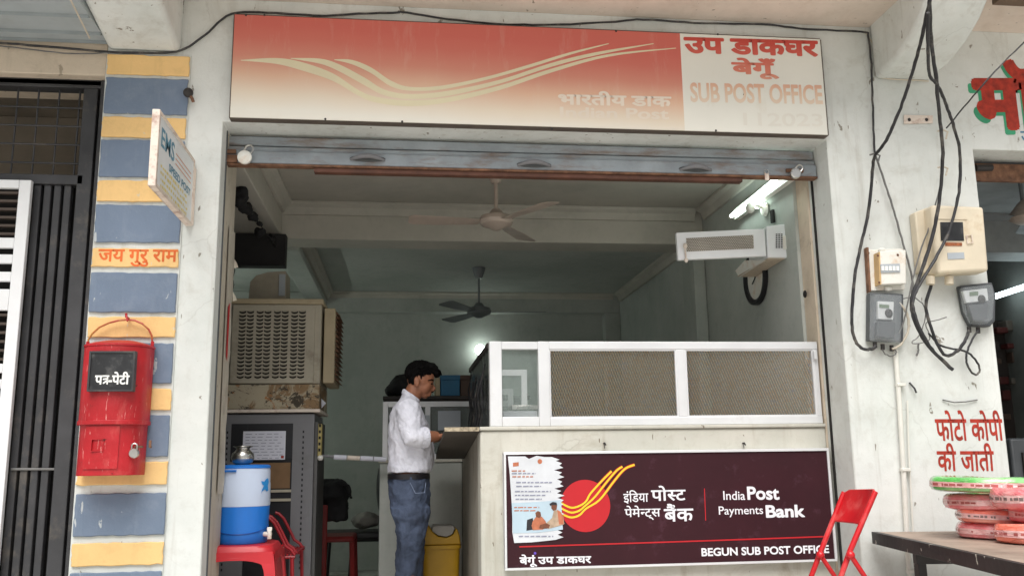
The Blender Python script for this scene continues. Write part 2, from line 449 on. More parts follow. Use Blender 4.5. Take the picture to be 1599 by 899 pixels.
M['poster_sky'] = pm('poster_sky_print', '#b4c8d4', rough=.7, var=.06)
M['poster_orange'] = pm('poster_orange_print', '#bb7050', rough=.7, var=.15, scale=30)
M['poster_tan'] = pm('poster_tan_print', '#b7a088', rough=.7, var=.2, scale=30)
M['poster_skin'] = pm('poster_brown_print', '#7a4a34', rough=.7, var=.2, scale=30)
M['poster_black'] = pm('poster_black_print', '#28262a', rough=.7)
M['fan_pink'] = pm('dusty_fan_cream', '#b3a498', rough=.5, var=.1, dirt='#5d5048', dirt_amt=.3)
M['fan_grey'] = pm('dusty_fan_grey', '#6c7072', rough=.5, var=.1)
M['tube'] = emit('lit_tube', '#e8fff6', 9)
M['bulb'] = emit('lit_bulb', '#f2fff8', 10)
M['tube_green'] = emit('lit_rear_tube', '#f4fff8', 34)
M['tube_far'] = emit('lit_far_tube', '#e8fbff', 5)
M['wood_dark'] = pm('dark_shelf_wood', '#2c2420', rough=.6)
M['box_blue'] = pm('blue_file_box', '#1f5d80', rough=.6)
M['box_brown'] = pm('brown_file_box', '#4a382e', rough=.7)
M['black_cloth'] = pm('black_cloth', '#151416', rough=.8, bump=.5, bscale=20)
M['dark_chair'] = pm('black_chair_vinyl', '#1d1c1e', rough=.5)
M['maroon_chair'] = pm('dull_red_plastic', '#7a1c1a', rough=.5)
k = NT('chipped_black_paint'); o_ = k.mix(k.mul(k.ramp(k.noise(3, 5), .4, .7), .4), lin('#161517'), lin('#4a4340'))
o_ = k.mix(k.mul(k.ramp(k.noise(28, 4, .65, (1, 1, .55)), .66, .69), .85), o_, lin('#c9c4b8')); k.color(o_); k.b.inputs['Roughness'].default_value = .5; k.bump(k.noise(28, 4), .3, .005); M['table_black'] = k.m
M['table_top'] = pm('worn_ply_top', '#9d8c7e', rough=.6, var=.2, scale=5, dirt='#5a4a40', dirt_amt=.35)
def film(name, col, col2):
    k = NT(name); k.color(k.mix(k.ramp(k.noise(5, 4, .6, (1, 1, 3), .8), .42, .68), lin(col), lin(col2)))
    k.b.inputs['Roughness'].default_value = .16; k.b.inputs['Coat Weight'].default_value = .8; k.b.inputs['Coat Roughness'].default_value = .08
    k.b.inputs['Specular IOR Level'].default_value = .7
    k.bump(k.noise(9, 4, .6, (1, 1, 2.4), 2.2), .7, .018); return k.m
M['coil_pink'] = film('pink_wrapped_pipe', '#f0747c', '#f7b2b0')
M['coil_orange'] = film('coral_wrapped_pipe', '#f27c66', '#f7ae9e')
M['coil_green'] = film('green_wrapped_pipe', '#58b552', '#b8e2a8')
M['band'] = film('printed_wrap_band', '#e8a8a6', '#f2d2ce')
M['band_print'] = pm('faded_band_print', '#b3605c', rough=.3, bump=0); M['band_print_dark'] = pm('grey_band_print', '#7d6a66', rough=.3, bump=0)

# ================================================================== setting: street, platform
YF, ZF = 4.5, .45
tag(MB().quad((-60, -60, 0), (60, -60, 0), (60, 60, 0), (-60, 60, 0)).build('street_ground', M['ground']), None, None, kind='structure')
tag(MB().box(-4, 6, 2.7, 4.9, 0.004, ZF).build('pavement', M['floor'], bevel=.01), None, None, kind='structure')
tag(MB().box(-2.8, 5.2, 4.903, 9.6, 0.004, ZF - .003).build('room_floor', M['floor']), None, None, kind='structure')

# ================================================================== the building
bld = thing('shop_building', 'white limewashed shop building with open shopfront, balcony soffit and cantilever brackets', 'building', (0, YF, 0))
XL, XR, XS = -.925, 2.295, 3.155
w = MB()
w.prism([(x, 4.5, z) for x, z in ((-1.508, 0), (XL, 0), (XL, 3.207), (XR, 3.207), (XR, 0), (XS, 0), (XS, 3.172), (5.2, 3.172), (5.2, 4.4), (-1.508, 4.4))], (0, .34, 0))
w.build('facade_wall', M['wall'], bld, bevel=.006)
MB().box(-4.2, -1.5085, 4.5, 4.84, 3.432, 4.3).build('lintel', M['cream'], bld, bevel=.006)
# soffit shade band is the real underside; slab over the shopfront
MB().box(-1.145, 2.60, 3.85, 4.498, 3.878, 4.03).box(2.93, 5.2, 3.85, 4.498, 3.885, 4.03).box(-1.145, 5.2, 3.85, 4.498, 4.03, 4.2).build('balcony_slab', M['slab'], bld)
for x0, x1, zt, mm in ((-1.5, -1.145, 3.70, M['wall']), (2.60, 2.93, 3.80, M['wall'])):
    MB().prism([(x0, 4.497, 3.565), (x0, 4.497, 4.10), (x0, 3.84, 4.10)] + ([(x0, 3.84, 3.86), (x0, 3.9, 3.775), (x0, 4.0, 3.69), (x0, 4.12, 3.625), (x0, 4.27, 3.58)] if x0 > 0 else [(x0, 3.84, zt + .03), (x0, 4.0, zt - .055)]), (x1 - x0, 0, 0)).build('bracket', mm, bld, bevel=.025, seg=3)
# ribbed metal soffit left
MB().box(-4, -1.503, 3.7, 4.498, 3.605, 3.7).build('soffit_panel', pm('grey_soffit_sheet', '#a9b1b4', rough=.5, var=.08, dirt='#7d7a70', dirt_amt=.2), bld)
rb = MB()
for y in (4.465, 4.37, 4.19, 4.0, 3.8): rb.prism([(-4, y, 3.604), (-4, y + .012, 3.592), (-4, y + .03, 3.604)], (2.495, 0, 0))
rb.build('soffit_rib', pm('grey_soffit_rib', '#80888a', rough=.5), bld)
MB().tube([at(110, 0, 3.9), at(140, 60, 4.25)], .004).build('hanging_string', M['cable_cream'], bld)
MB().box(3.04, 3.3, 3.9, 4.05, 3.80, 3.884).build('timber_batten', pm('brown_batten', '#6b5847', rough=.8), bld)
# room shell
XW = 2.262
rm = MB()
rm.box(XW + .002, 2.6, 4.902, 9.5, ZF, 3.6)              # right party wall
rm.build('side_wall', M['room'], bld)
MB().box(XR - .003, 2.5, 4.5, 4.72, 0, 3.2)
MB().box(-2.8, XW, 9.4, 9.6, ZF, 3.7).build('back_wall', M['room'], bld)
MB().box(-1.45, -1.22, 4.845, 6.5, ZF, 3.6).build('side_wall', M['room'], bld)
MB().box(-2.8, -2.6, 6.5, 9.4, ZF, 3.6).build('side_wall', M['room'], bld)
MB().box(-2.6, -1.45, 6.3, 6.5, ZF, 3.6).build('partition_wall', M['room'], bld)
MB().box(-1.22, XW, 4.842, 6.5, 3.36, 3.5).build('ceiling', M['room_ceiling'], bld)
MB().box(-2.6, XW, 6.78, 9.4, 3.215, 3.36).build('ceiling', M['room'], bld)
MB().box(-1.22, XW, 6.5, 6.78, 3.09, 3.5).build('beam', M['room_ceiling'], bld, bevel=.008)
MB().box(-1.22, -.885, 4.842, 6.498, 3.10, 3.358).build('beam', M['room_ceiling'], bld, bevel=.006)
MB().box(-.97, -.79, 6.782, 9.398, 3.07, 3.213).build('beam', M['room'], bld, bevel=.008)
MB().box(-2.6, XW, 9.26, 9.398, 3.01, 3.213).build('beam', M['room'], bld, bevel=.006)
co_ = MB()
def corn(p, q, inn, h=.09, d=.07):
    p, q, inn = Vector(p), Vector(q), Vector(inn); z = Vector((0, 0, -1))
    co_.prism([p, p + inn * d, p + inn * d + z * h * .25, p + inn * d * .55 + z * h * .45, p + inn * d * .3 + z * h, p + z * h], q - p)
corn((-.883, 4.9, 3.357), (-.883, 6.43, 3.357), (1, 0, 0)); corn((-.883, 6.498, 3.357), (2.19, 6.498, 3.357), (0, -1, 0)); corn((XW, 4.9, 3.357), (XW, 6.43, 3.357), (-1, 0, 0))
corn((-.788, 6.79, 3.212), (-.788, 9.19, 3.212), (1, 0, 0)); corn((XW, 6.79, 3.212), (XW, 9.19, 3.212), (-1, 0, 0)); corn((-.788, 9.258, 3.212), (2.19, 9.258, 3.212), (0, -1, 0), .06, .05)
co_.build('cornice', M['room_ceiling'], bld)
MB().box(2.17, XW, 6.5, 6.78, ZF, 3.088).build('pilaster', M['room'], bld, bevel=.006)
MB().box(2.10, XW, 9.25, 9.398, ZF, 3.008).build('pilaster', M['room'], bld, bevel=.006)
MB().box(XR - .012, 2.5, 4.76, 4.90, ZF, 3.2).build('jamb', M['cream'], bld)
MB().box(-1.2, XL + .004, 4.842, 4.90, ZF, 3.2).build('jamb', M['jamb'], bld)
# neighbouring room behind the right-hand opening
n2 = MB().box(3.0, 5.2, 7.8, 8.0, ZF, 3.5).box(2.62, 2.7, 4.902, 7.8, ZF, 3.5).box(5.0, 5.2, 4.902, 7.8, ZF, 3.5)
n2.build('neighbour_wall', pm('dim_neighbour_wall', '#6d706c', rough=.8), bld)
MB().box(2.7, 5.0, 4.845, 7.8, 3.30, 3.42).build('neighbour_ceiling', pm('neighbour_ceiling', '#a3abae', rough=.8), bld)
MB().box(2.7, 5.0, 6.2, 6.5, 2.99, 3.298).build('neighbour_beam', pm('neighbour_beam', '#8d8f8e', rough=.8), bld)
# dark hall behind the gate
MB().box(-4, -1.6, 5.5, 5.6, 0, 3.58).box(-4.1, -4, 4.845, 5.5, 0, 3.58).box(-1.6, -1.512, 4.845, 5.6, 0, 3.58).box(-4.1, -1.512, 4.845, 5.6, 3.585, 3.62).build('hall_wall', M['dark_void'], bld)

# painted writing on the walls
write('फोटो कोपी', 1458, 640, 1563, 688, 4.4993, M['red_paint'], bld, off=.022, label='red hand painted line reading photo copy')
write('की जाती', 1461, 691, 1550, 736, 4.4993, M['red_paint'], bld, off=.022, shear=.05)
write('मॉ', 1512, 92, 1622, 204, 4.4984, M['red_paint'], bld, off=.05, label='large red painted letters with green shadow')
write('मॉ', 1507, 99, 1617, 211, 4.4993, M['green_paint'], bld, off=.03)
write('उ', 1593, 205, 1608, 222, 4.4993, pm('blue_brush_paint', '#4a7a94', rough=.7), bld, off=.02)

# striped pillar
pil = thing('striped_pillar', 'pillar with alternating yellow and slate blue raised blocks beside the black gate', 'pillar', (-1.3, YF, 0))
MB().box(-1.507, -1.095, 4.492, 4.4985, 0, 3.555).build('pillar_face', M['wall'], pil)
rows = [(85, 116, 'y'), (121, 177, 'b'), (182, 214, 'y'), (218, 276, 'b'), (281, 314, 'y'), (319, 378, 'b'), (387, 416, 'y'), (425, 487, 'b'), (494, 526, 'y'), (535, 598, 'b'), (606, 640, 'y'), (648, 713, 'b'), (721, 757, 'y'), (770, 836, 'b'), (847, 883, 'y'), (893, 960, 'b'), (972, 1010, 'y')]
for i, (a, b, c) in enumerate(rows):
    xm = 230 - (a - 85) * 0.062
    z1, z0 = at(xm, a, 4.47).z, at(xm, b, 4.47).z
    jx = random.uniform(-.004, .004)
    ol = []
    for (xa, za), (xb2, zb5) in (((-1.50, z0), (-1.098, z0)), ((-1.098, z0), (-1.098, z1)), ((-1.098, z1), (-1.50, z1)), ((-1.50, z1), (-1.50, z0))):
        nn = 14 if za == zb5 else 6
        for q_ in range(nn):
            t = q_ / nn; e = 0.0008 if q_ == 0 else .0022
            if random.random() < .06: e = .006
            ol.append((xa + (xb2 - xa) * t + jx + random.uniform(-e, e), 4.4915, za + (zb5 - za) * t + random.uniform(-e, e)))
    bl_ = MB().prism(ol, (0, -.0125, 0)).build('block', M['yellow' if c == 'y' else 'blue'], pil, bevel=.004)
    bl_['label'] = 'yellow painted block' if c == 'y' else 'slate blue painted block'
    if i == 6: text_block = bl_
write('जय गुरु राम', 154, 389, 278, 416, 4.4784, M['orange_paint'], text_block, off=.022, slope=1)

# ================================================================== gate
gate = thing('iron_gate', 'black iron gate with wire grid above upright slats, left of the striped pillar', 'gate', (-2.2, 4.6, 0))
gz = lambda px, py: at(px, py, 4.6)
zt, zm = gz(60, 140).z, gz(90, 285).z
fr = MB().box(-1.545, -1.512, 4.55, 4.64, 0, 3.43).box(-4, -1.545, 4.56, 4.64, zt, zt + .06).box(-4, -1.6, 4.56, 4.63, zm - .02, zm + .03).box(-1.63, -1.56, 4.56, 4.63, 0, zt)
fr.box(-4, -1.512, 4.56, 4.66, 3.40, 3.43)
fr.build('gate_frame', M['black_iron'], gate, bevel=.004)
gr = MB(); y = 4.6
for i in range(9):
    x = -1.66 - i * .1; gr.tube([(x, y, zm), (x, y, zt)], .005, 6)
for i in range(1, 5):
    z = zm + (zt - zm) * i / 5; gr.tube([(-3, y - .008, z), (-1.63, y - .008, z)], .005, 6)
gr.build('wire_grid', M['black_iron'], gate)
for i in range(5):
    x = -1.675 - i * .0475
    MB().box(x - .017, x + .017, 4.575, 4.615, 0, zm - .02).build('slat', M['black_iron'], gate, bevel=.004)
MB().tube([gz(22, 732) + Vector((0, -.03, 0)), gz(96, 732) + Vector((0, -.03, 0))], .006).build('tie_rod', M['cable_grey'], gate)
for py in (250, 350, 570, 800):
    MB().tube([gz(137 - (py - 250) * .07, py), gz(137 - (py - 250) * .07, py + 22)], .014).build('hinge', M['black_iron'], gate)
MB().box(-1.62, -1.545, 4.62, 4.64, 0, zt).box(-1.86, -1.62, 4.65, 4.66, 0, zm).build('backing_sheet', M['slot'], gate)
wd = thing('white_door_leaf', 'white framed metal door leaf with louvre openings behind the black gate edge', 'door', (-2.3, 4.54, 0))
X1 = gz(50, 400).x
wz = lambda py: at(20, py, 4.53).z
wf = MB().box(X1 - .055, X1, 4.515, 4.545, 0, wz(282)).box(-3.2, X1 - .056, 4.515, 4.545, wz(295), wz(282))
bands = [(295, 372), (388, 398), (412, 425), (440, 452), (485, 568), (582, 592), (606, 620), (634, 648), (690, 775), (790, 802), (816, 830), (845, 858)]
for (a, b), (c, d) in zip(bands[:-1], bands[1:]): wf.box(-3.2, X1 - .056, 4.517, 4.543, wz(c), wz(b))
wf.box(-3.2, X1 - .056, 4.517, 4.543, 0, wz(858))
wf.build('door_frame', M['white_alu'], wd, bevel=.003)
for a, b in (bands[0], bands[4], bands[8]):
    lv = MB()
    for i in range(6):
        z = wz(b) + (wz(a) - wz(b)) * (i + .4) / 6
        lv.box(-3.2, X1 - .056, 4.53, 4.56, z, z + .012)
    lv.build('louvre', M['brown_slat'], wd)
MB().box(-3.2, X1 - .03, 4.575, 4.585, 0, wz(290)).build('door_back', M['slot'], wd)

# ================================================================== letter box
lb = thing('letter_box', 'dented red half-round letter box hung by a wire handle on the striped pillar', 'letter box', (-1.31, 4.47, 1.46))
YB = 4.33
z0, z1 = at(174, 742, YB).z, at(186, 540, YB).z; bx = at(174, 742, YB).x - .036
zs = at(185, 660, YB - .05).z
hw = .150; TL_ = (at(186.5, 540, YB).x - .028 - bx) / (z1 - z0)
def shell(zb, zt_, hw_, dep, bulge=0):
    prof = []
    for i in range(25):
        a = math.pi + math.pi * i / 24
        prof.append((bx + hw_ * math.cos(a) * (1 if abs(math.cos(a)) < .98 else 1), 4.462 + min(0, dep * (abs(math.sin(a)) ** .62) * -1)))
    prof = [(bx + hw_, 4.464)] + prof[::-1] + [(bx - hw_, 4.464)]
    return [[Vector((x + (z - z0) * TL_, y, z)) for x, y in prof] for z in (zb, zt_)]
b1 = MB(); b1.loft(shell(zs, z1, hw, .165)); b1.build('upper_body', M['post_red'], lb, bevel=.004)
b2 = MB(); b2.loft(shell(z0, zs + .002, hw - .007, .155)); b2.build('lower_body', M['post_red'], lb, bevel=.004)
b3 = MB(); b3.loft([[p for p in shell(zs - .005, zs + .014, hw + .005, .171)[i]] for i in (0, 1)]); b3.build('rain_lip', M['post_red'], lb, bevel=.004)
tp = shell(z1, z1 + .01, hw + .003, .168); cen = Vector((bx + (z1 - z0) * TL_, 4.41, 0))
rings = [tp[0], tp[1]]
for s_, dz in ((.8, .022), (.5, .034), (.15, .04)):
    rings.append([Vector((cen.x + (p.x - cen.x) * s_, 4.464 + (p.y - 4.464) * s_, z1 + dz)) for p in tp[1]])
MB().loft(rings).build('lid', M['post_red'], lb, bevel=.003)
yb = 4.462 - .165
sA, sB = at(144, 551, yb - .004), at(206, 608, yb - .004)
sx0, sx1, sz0, sz1 = sA.x, sB.x, sB.z, sA.z
slt = MB().box(sx0, sx1, yb - .012, yb + .02, sz0, sz1); fr_ = slt.build('slot_window', M['black_glass'], lb)
rim = MB().box(sx0 - .008, sx1 + .008, yb - .018, yb + .02, sz1, sz1 + .008).box(sx0 - .008, sx1 + .008, yb - .018, yb + .02, sz0 - .008, sz0).box(sx0 - .008, sx0, yb - .018, yb + .02, sz0, sz1).box(sx1, sx1 + .008, yb - .018, yb + .02, sz0, sz1)
rim.build('slot_rim', M['black_iron'], lb)
write('प|@|-पेटी', 149, 580, 203, 600, yb - .0127, M['white_letter'], fr_, off=.03)
# curved access door plate on the lower body
dp = MB(); n_ = 14
def lowpt(t, z, extra):
    x = -.62 + 1.06 * t; a = math.acos(max(-1, min(1, x)))
    return Vector((bx + (hw - .007) * x + (z - z0) * TL_, 4.462 - .155 * (math.sin(a) ** .62) - extra, z))
zp0, zp1 = z0 + .03, zs - .012
rw = [[lowpt(i / n_, z, e) for i in range(n_ + 1)] for z, e in ((zp0, 0.0), (zp0, .006), (zp1, .006), (zp1, 0.0))]
vs = [p for r_ in rw for p in r_]; L_ = n_ + 1
dp.add(vs, [(j * L_ + i, j * L_ + i + 1, (j + 1) * L_ + i + 1, (j + 1) * L_ + i) for j in range(3) for i in range(n_)]); dpo = dp.build('access_door', M['post_red'], lb)
p = lowpt(.42, (zp0 + zp1) / 2 + .01, .0075)
sq = MB()
for dx0, dx1, dz0, dz1 in ((-.025, .025, .024, .027), (-.025, .025, -.027, -.024), (-.028, -.025, -.027, .027), (.025, .028, -.027, .027)): sq.box(p.x + dx0, p.x + dx1, p.y - .003, p.y + .012, p.z + dz0, p.z + dz1)
sq.build('raised_square', M['post_red'], dpo)
hs_ = lowpt(1.40, z0 + .125, .0)
MB().box(hs_.x - .03, hs_.x + .03, hs_.y - .006, hs_.y + .008, hs_.z - .004, hs_.z + .006).tube([hs_ + Vector((.06, .02, .0)), hs_ + Vector((.062, .0, .0)), hs_ + Vector((.062, .0, .03))], .006).build('hasp', M['rust'], lb)
hd = MB(); hc = Vector((bx + (z1 - z0) * TL_, 4.452, z1 - .005)); hp = []
pa, pb, pc = at(137, 534, 4.45), at(238, 536, 4.45), at(198, 505, 4.46)
ap = [at(x, y_, 4.452) for x, y_ in ((137, 537), (138, 530), (144, 521), (155, 511), (170, 504), (186, 500), (198, 499), (210, 500), (222, 505), (232, 514), (237, 524), (238, 537))]
hd.tube(ap, .0045, 8); hd.build('wire_handle', pm('red_gold_wire', '#b0402c', rough=.4, dirt='#b9a040', dirt_amt=.6, dscale=10), lb)
for q in (ap[0], ap[-1]): MB().tube([q + Vector((0, 0, -.03)), q + Vector((0, 0, .012))], .008).build('handle_lug', M['post_red'], lb)
def padlock(label, c, r=.03, tilt=0, mat='steel', rz=0):
    t = thing('padlock', label, 'padlock', c)
    Mt = Matrix.Rotation(tilt, 4, 'Y') @ Matrix.Rotation(R(90), 4, 'X')
    MB().lathe([(0.0001, -.012), (r * .85, -.012), (r, -.008), (r, .008), (r * .85, .012), (.0001, .012)], c, 24, Mt.to_3x3()).build('lock_body', M[mat], t)
    up = Matrix.Rotation(tilt, 3, 'Y')
    sh = [Vector(c) + up @ Vector((x * r, 0, z * r)) for x, z in ((-.55, .7), (-.55, 1.5), (-.4, 1.85), (0, 2.0), (.4, 1.85), (.55, 1.5), (.55, .7))]
    MB().tube(sh, r * .16, 8).build('shackle', M['steel'], t)
    return t
padlock('small round padlock on the side hasp of the red letter box', (hs_.x, hs_.y - .022, hs_.z - .028), .022, 0)
nl = at(198, 496, 4.44)
tag(MB().tube([nl + Vector((0, .03, .0)), nl + Vector((0, -.01, .004)), nl + Vector((.0, -.014, .02))], .006).tube([nl + Vector((0, -.012, .012)), nl + Vector((.012, -.03, -.02))], .004).build('hook', M['post_red']), 'small red hook holding up the letter box handle', 'hook')
kb = at(294, 145, 4.45)
kn = thing('knob_fixture', 'small dark round knob fixed on the upper blue block of the pillar', 'fixture', kb)
MB().ell(kb, (.025, .022, .025)).build('knob', M['nail'], kn)
MB().tube([kb, kb + Vector((.02, .0, -.03)), kb + Vector((.025, .01, -.045))], .008).build('stem', M['rust'], kn)

# ================================================================== projecting speed post plate
XE = -1.06
e_tl, e_tr, e_bl, e_br = atx(245, 180, XE), atx(305, 240, XE), atx(238, 287, XE), atx(293, 335, XE)
ya, yb2 = (e_tl.y + e_bl.y) / 2, min(e_tr.y, e_br.y) + .02; zt_, zb_ = 2.98, 2.665
ems = thing('speed_post_plate', 'faded white speed post plate projecting sideways from the pillar on rusty brackets', 'sign', (XE, 4.49, 2.8))
MB().box(XE - .012, XE + .012, ya + .004, yb2 - .004, zb_ + .004, zt_ - .004).build('plate', pm('faded_sign_face', '#dfe3e4', rough=.5, var=.04, dirt='#b9ab86', dirt_amt=.2), ems)
ef = MB().box(XE - .016, XE + .016, ya - .014, ya + .004, zb_ - .012, zt_ + .012).box(XE - .016, XE + .016, ya + .004, yb2, zb_ - .012, zb_ + .004).box(XE - .016, XE + .016, ya + .004, yb2, zt_ - .004, zt_ + .012).box(XE - .016, XE + .016, yb2 - .004, yb2 + .012, zb_ - .012, zt_ + .012)
ef.build('rim', M['rust_white'], ems, bevel=.002)
def emsp(u, v): return Vector((XE + .0126, ya + (yb2 - ya) * u, zb_ + (zt_ - zb_) * v))
M['ems_blue'] = pm('faded_blue_print', '#5d8fa6', rough=.6, var=.1); M['ems_red'] = pm('faded_orange_print', '#cf9a80', rough=.6); M['ems_yellow'] = pm('faded_yellow_print', '#e0cf84', rough=.6, var=.1)
lettering('EMS', emsp(.07, .86), emsp(.42, .86), emsp(.07, .58), M['ems_blue'], ems, off=.02)
lettering('SPEED POST', emsp(.30, .50), emsp(.93, .50), emsp(.30, .38), M['ems_blue'], ems, off=.03)
for i in range(3):
    v = .74 - i * .075
    MB().add([emsp(.46, v), emsp(.93, v), emsp(.93, v + .02), emsp(.46, v + .02)], [(0, 1, 2, 3)], False).build('stripe', M['ems_red'], ems)
yl = MB(); rr = random.Random(3)
for v in (.30, .21, .12, .03):
    u = .08 + rr.uniform(0, .05)
    while u < .84:
        du = rr.uniform(.015, .05); h_ = rr.uniform(.03, .055); yl.add([emsp(u, v), emsp(u + du, v), emsp(u + du, v + h_), emsp(u, v + h_)], [(0, 1, 2, 3)], False); u += du + rr.uniform(.006, .03)
yl.build('worn_print', M['ems_yellow'], ems)
for z in (2.74, 2.89): MB().box(XE - .008, XE + .008, yb2 + .01, 4.492, z - .008, z + .008).build('bracket_arm', M['rust_white'], ems)
MB().box(XE - .02, XE + .02, 4.482, 4.494, 2.66, 2.95).build('wall_plate', M['rust_white'], ems)

# ================================================================== main sign board
YS = 4.44
sb = thing('signboard', 'long sun-faded red and cream post office board above the shopfront', 'sign', (.7, YS, 3.5))
sx0, sx1, sz0, sz1 = at(363, 100, YS).x, at(1286, 130, YS).x, at(360, 183, YS).z, at(367, 23, YS).z
k = NT('faded_red_gradient_print')
sep = k.n('ShaderNodeSeparateXYZ'); k.link(k.tc.outputs['Generated'], sep.inputs[0])
nz = k.n('ShaderNodeMath', operation='MULTIPLY_ADD'); k.link(k.noise(1.4, 3), nz.inputs[0]); nz.inputs[1].default_value = .14; k.link(sep.outputs[2], nz.inputs[2])
n2_ = k.n('ShaderNodeMath', operation='MULTIPLY_ADD'); k.link(sep.outputs[0], n2_.inputs[0]); n2_.inputs[1].default_value = .15; k.link(nz.outputs[0], n2_.inputs[2])
rp = k.n('ShaderNodeValToRGB'); k.link(n2_.outputs[0], rp.inputs[0]); cr = rp.color_ramp
cr.elements[0].position = .16; cr.elements[0].color = lin('#dcd8cc'); cr.elements[1].position = 1.0; cr.elements[1].color = lin('#c9665a')
for ps, cc in ((.32, '#dacbb6'), (.50, '#d8b095'), (.68, '#cf8874'), (.86, '#ca6f60')): e = cr.elements.new(ps); e.color = lin(cc)
oc = k.mix(k.mul(k.ramp(k.noise(9, 6, .7, (1.5, 1, .3)), .55, .8), .25), rp.outputs[0], lin('#d8cbb8'))
k.color(oc); k.b.inputs['Roughness'].default_value = .5; k.bump(k.noise(3, 3), .1, .02); M['sign_red'] = k.m
M['sign_cream'] = pm('faded_cream_print', '#dfddd3', rough=.5, var=.03, scale=2, dirt='#c3b296', dirt_amt=.15, stretch=(1, 1, .4))
xm = at(1065, 120, YS).x
M['trim'] = pm('dull_sign_edge', '#5a5048', rough=.7)
MB().box(sx0, xm, YS, 4.498, sz0, sz1).build('red_panel', M['sign_red'], sb)
MB().box(xm, sx1, YS, 4.498, sz0, sz1).build('cream_panel', M['sign_cream'], sb)
MB().box(sx0 - .004, sx1 + .004, YS + .006, 4.497, sz1, sz1 + .008).box(sx0 - .006, sx0, YS + .004, 4.497, sz0, sz1).box(sx1, sx1 + .008, YS + .003, 4.497, sz0, sz1).box(sx0 - .004, sx1 + .006, YS + .006, 4.497, sz0 - .004, sz0).build('edge_trim', M['trim'], sb)
YL = YS - .0007
M['sw'] = pm('pale_cream_print', '#d9cfae', rough=.5, var=.03); 
def swoosh(top, bot, mat, name='swoosh'):
    """a tapering printed ribbon between two pixel outlines"""
    def dens(pl):
        out = []
        for i in range(len(pl) - 1):
            p0 = pl[max(0, i - 1)]; p1 = pl[i]; p2 = pl[i + 1]; p3 = pl[min(len(pl) - 1, i + 2)]
            for t in (0, .2, .4, .6, .8):
                out.append(tuple(.5 * ((2 * p1[j]) + (-p0[j] + p2[j]) * t + (2 * p0[j] - 5 * p1[j] + 4 * p2[j] - p3[j]) * t * t + (-p0[j] + 3 * p1[j] - 3 * p2[j] + p3[j]) * t ** 3) for j in (0, 1)))
        return out + [pl[-1]]
    a, b = dens(top), dens(bot)
    vs = [at(x, y_, YL) for x, y_ in a] + [at(x, y_, YL) for x, y_ in b]; n = len(a)
    MB().add(vs, [(i, i + n, i + n + 1, i + 1) for i in range(n - 1)], False).build(name, mat, sb)
swoosh([(376, 94), (430, 91), (470, 97), (520, 115), (560, 141), (590, 152), (640, 157), (700, 152), (780, 134), (860, 108), (950, 85), (1055, 75)],
       [(376, 95), (430, 100), (470, 110), (520, 127), (560, 150), (590, 161), (640, 166), (700, 160), (780, 141), (860, 114), (950, 89), (1056, 76)], M['sw'])
swoosh([(454, 91), (500, 92), (530, 101), (570, 122), (600, 140), (640, 147), (700, 142), (780, 125), (860, 99), (930, 82), (1020, 68)],
       [(454, 92), (500, 100), (530, 112), (570, 134), (600, 149), (640, 155), (700, 150), (780, 131), (860, 105), (930, 87), (1021, 69)], M['sw'])
swoosh([(522, 93), (550, 94), (580, 106), (610, 126), (640, 136), (690, 134), (760, 120), (830, 100), (890, 82), (950, 68)],
       [(522, 94), (550, 101), (580, 115), (610, 135), (640, 142), (690, 140), (760, 125), (830, 105), (890, 86), (951, 69)], M['sw'])
M['fade_white'] = pm('faded_white_print', '#dfd2c2', rough=.5, var=.02); M['fade_white2'] = pm('ghost_white_print', '#dccfbf', rough=.5, var=.02)
k = NT('fading_red_letters'); sep = k.n('ShaderNodeSeparateXYZ'); k.link(k.tc.outputs['Object'], sep.inputs[0])
rp = k.n('ShaderNodeValToRGB'); mr = k.n('ShaderNodeMapRange'); mr.inputs['From Min'].default_value = sz0 - 3.5; mr.inputs['From Max'].default_value = sz1 - 3.5
k.link(sep.outputs[2], mr.inputs['Value']); k.link(mr.outputs[0], rp.inputs[0]); cr = rp.color_ramp
cr.elements[0].position = .05; cr.elements[0].color = lin('#d6d3c9'); cr.elements[1].position = .95; cr.elements[1].color = lin('#bf4438')
for ps, cc in ((.20, '#dcd6c9'), (.28, '#ddcbb8'), (.40, '#dbbfa6'), (.50, '#d8a88e'), (.62, '#d17c66'), (.82, '#c95a4c')): e = cr.elements.new(ps); e.color = lin(cc)
k.color(rp.outputs[0]); k.b.inputs['Roughness'].default_value = .5; M['sign_letters'] = k.m; M['ghost'] = pm('ghost_numerals', '#d9d5ca', rough=.5, var=.02)
write('उप डाकघर', 1067, 58, 1277, 84, YL, M['sign_letters'], sb, off=.045, slope=6)
write('बेगूँ', 1141, 90, 1215, 123, YL, M['sign_letters'], sb, off=.04, slope=2)
write('SUB POST OFFICE', 1077, 129, 1283, 160, YL, M['sign_letters'], sb, off=.028, slope=4)
write('112023', 1160, 176, 1284, 196, YL, M['ghost'], sb, off=.015, slope=2)
write('भारतीय डाक', 871, 141, 1048, 164, YL, M['fade_white'], sb, off=.035, slope=4)
write('Indian Post', 874, 167, 1044, 184, YL, M['fade_white2'], sb, off=.025, slope=3)
for px, py in ((384, 24), (413, 24), (508, 186), (628, 190), (862, 201), (962, 49), (1121, 54), (1118, 204), (1162, 148)):
    q = at(px, py, YL); MB().lathe([(.0001, -.004), (.006, -.004), (.006, 0.0), (.0001, .0)], q, 10, Matrix.Rotation(R(90), 3, 'X')).build('screw', M['nail'], sb)

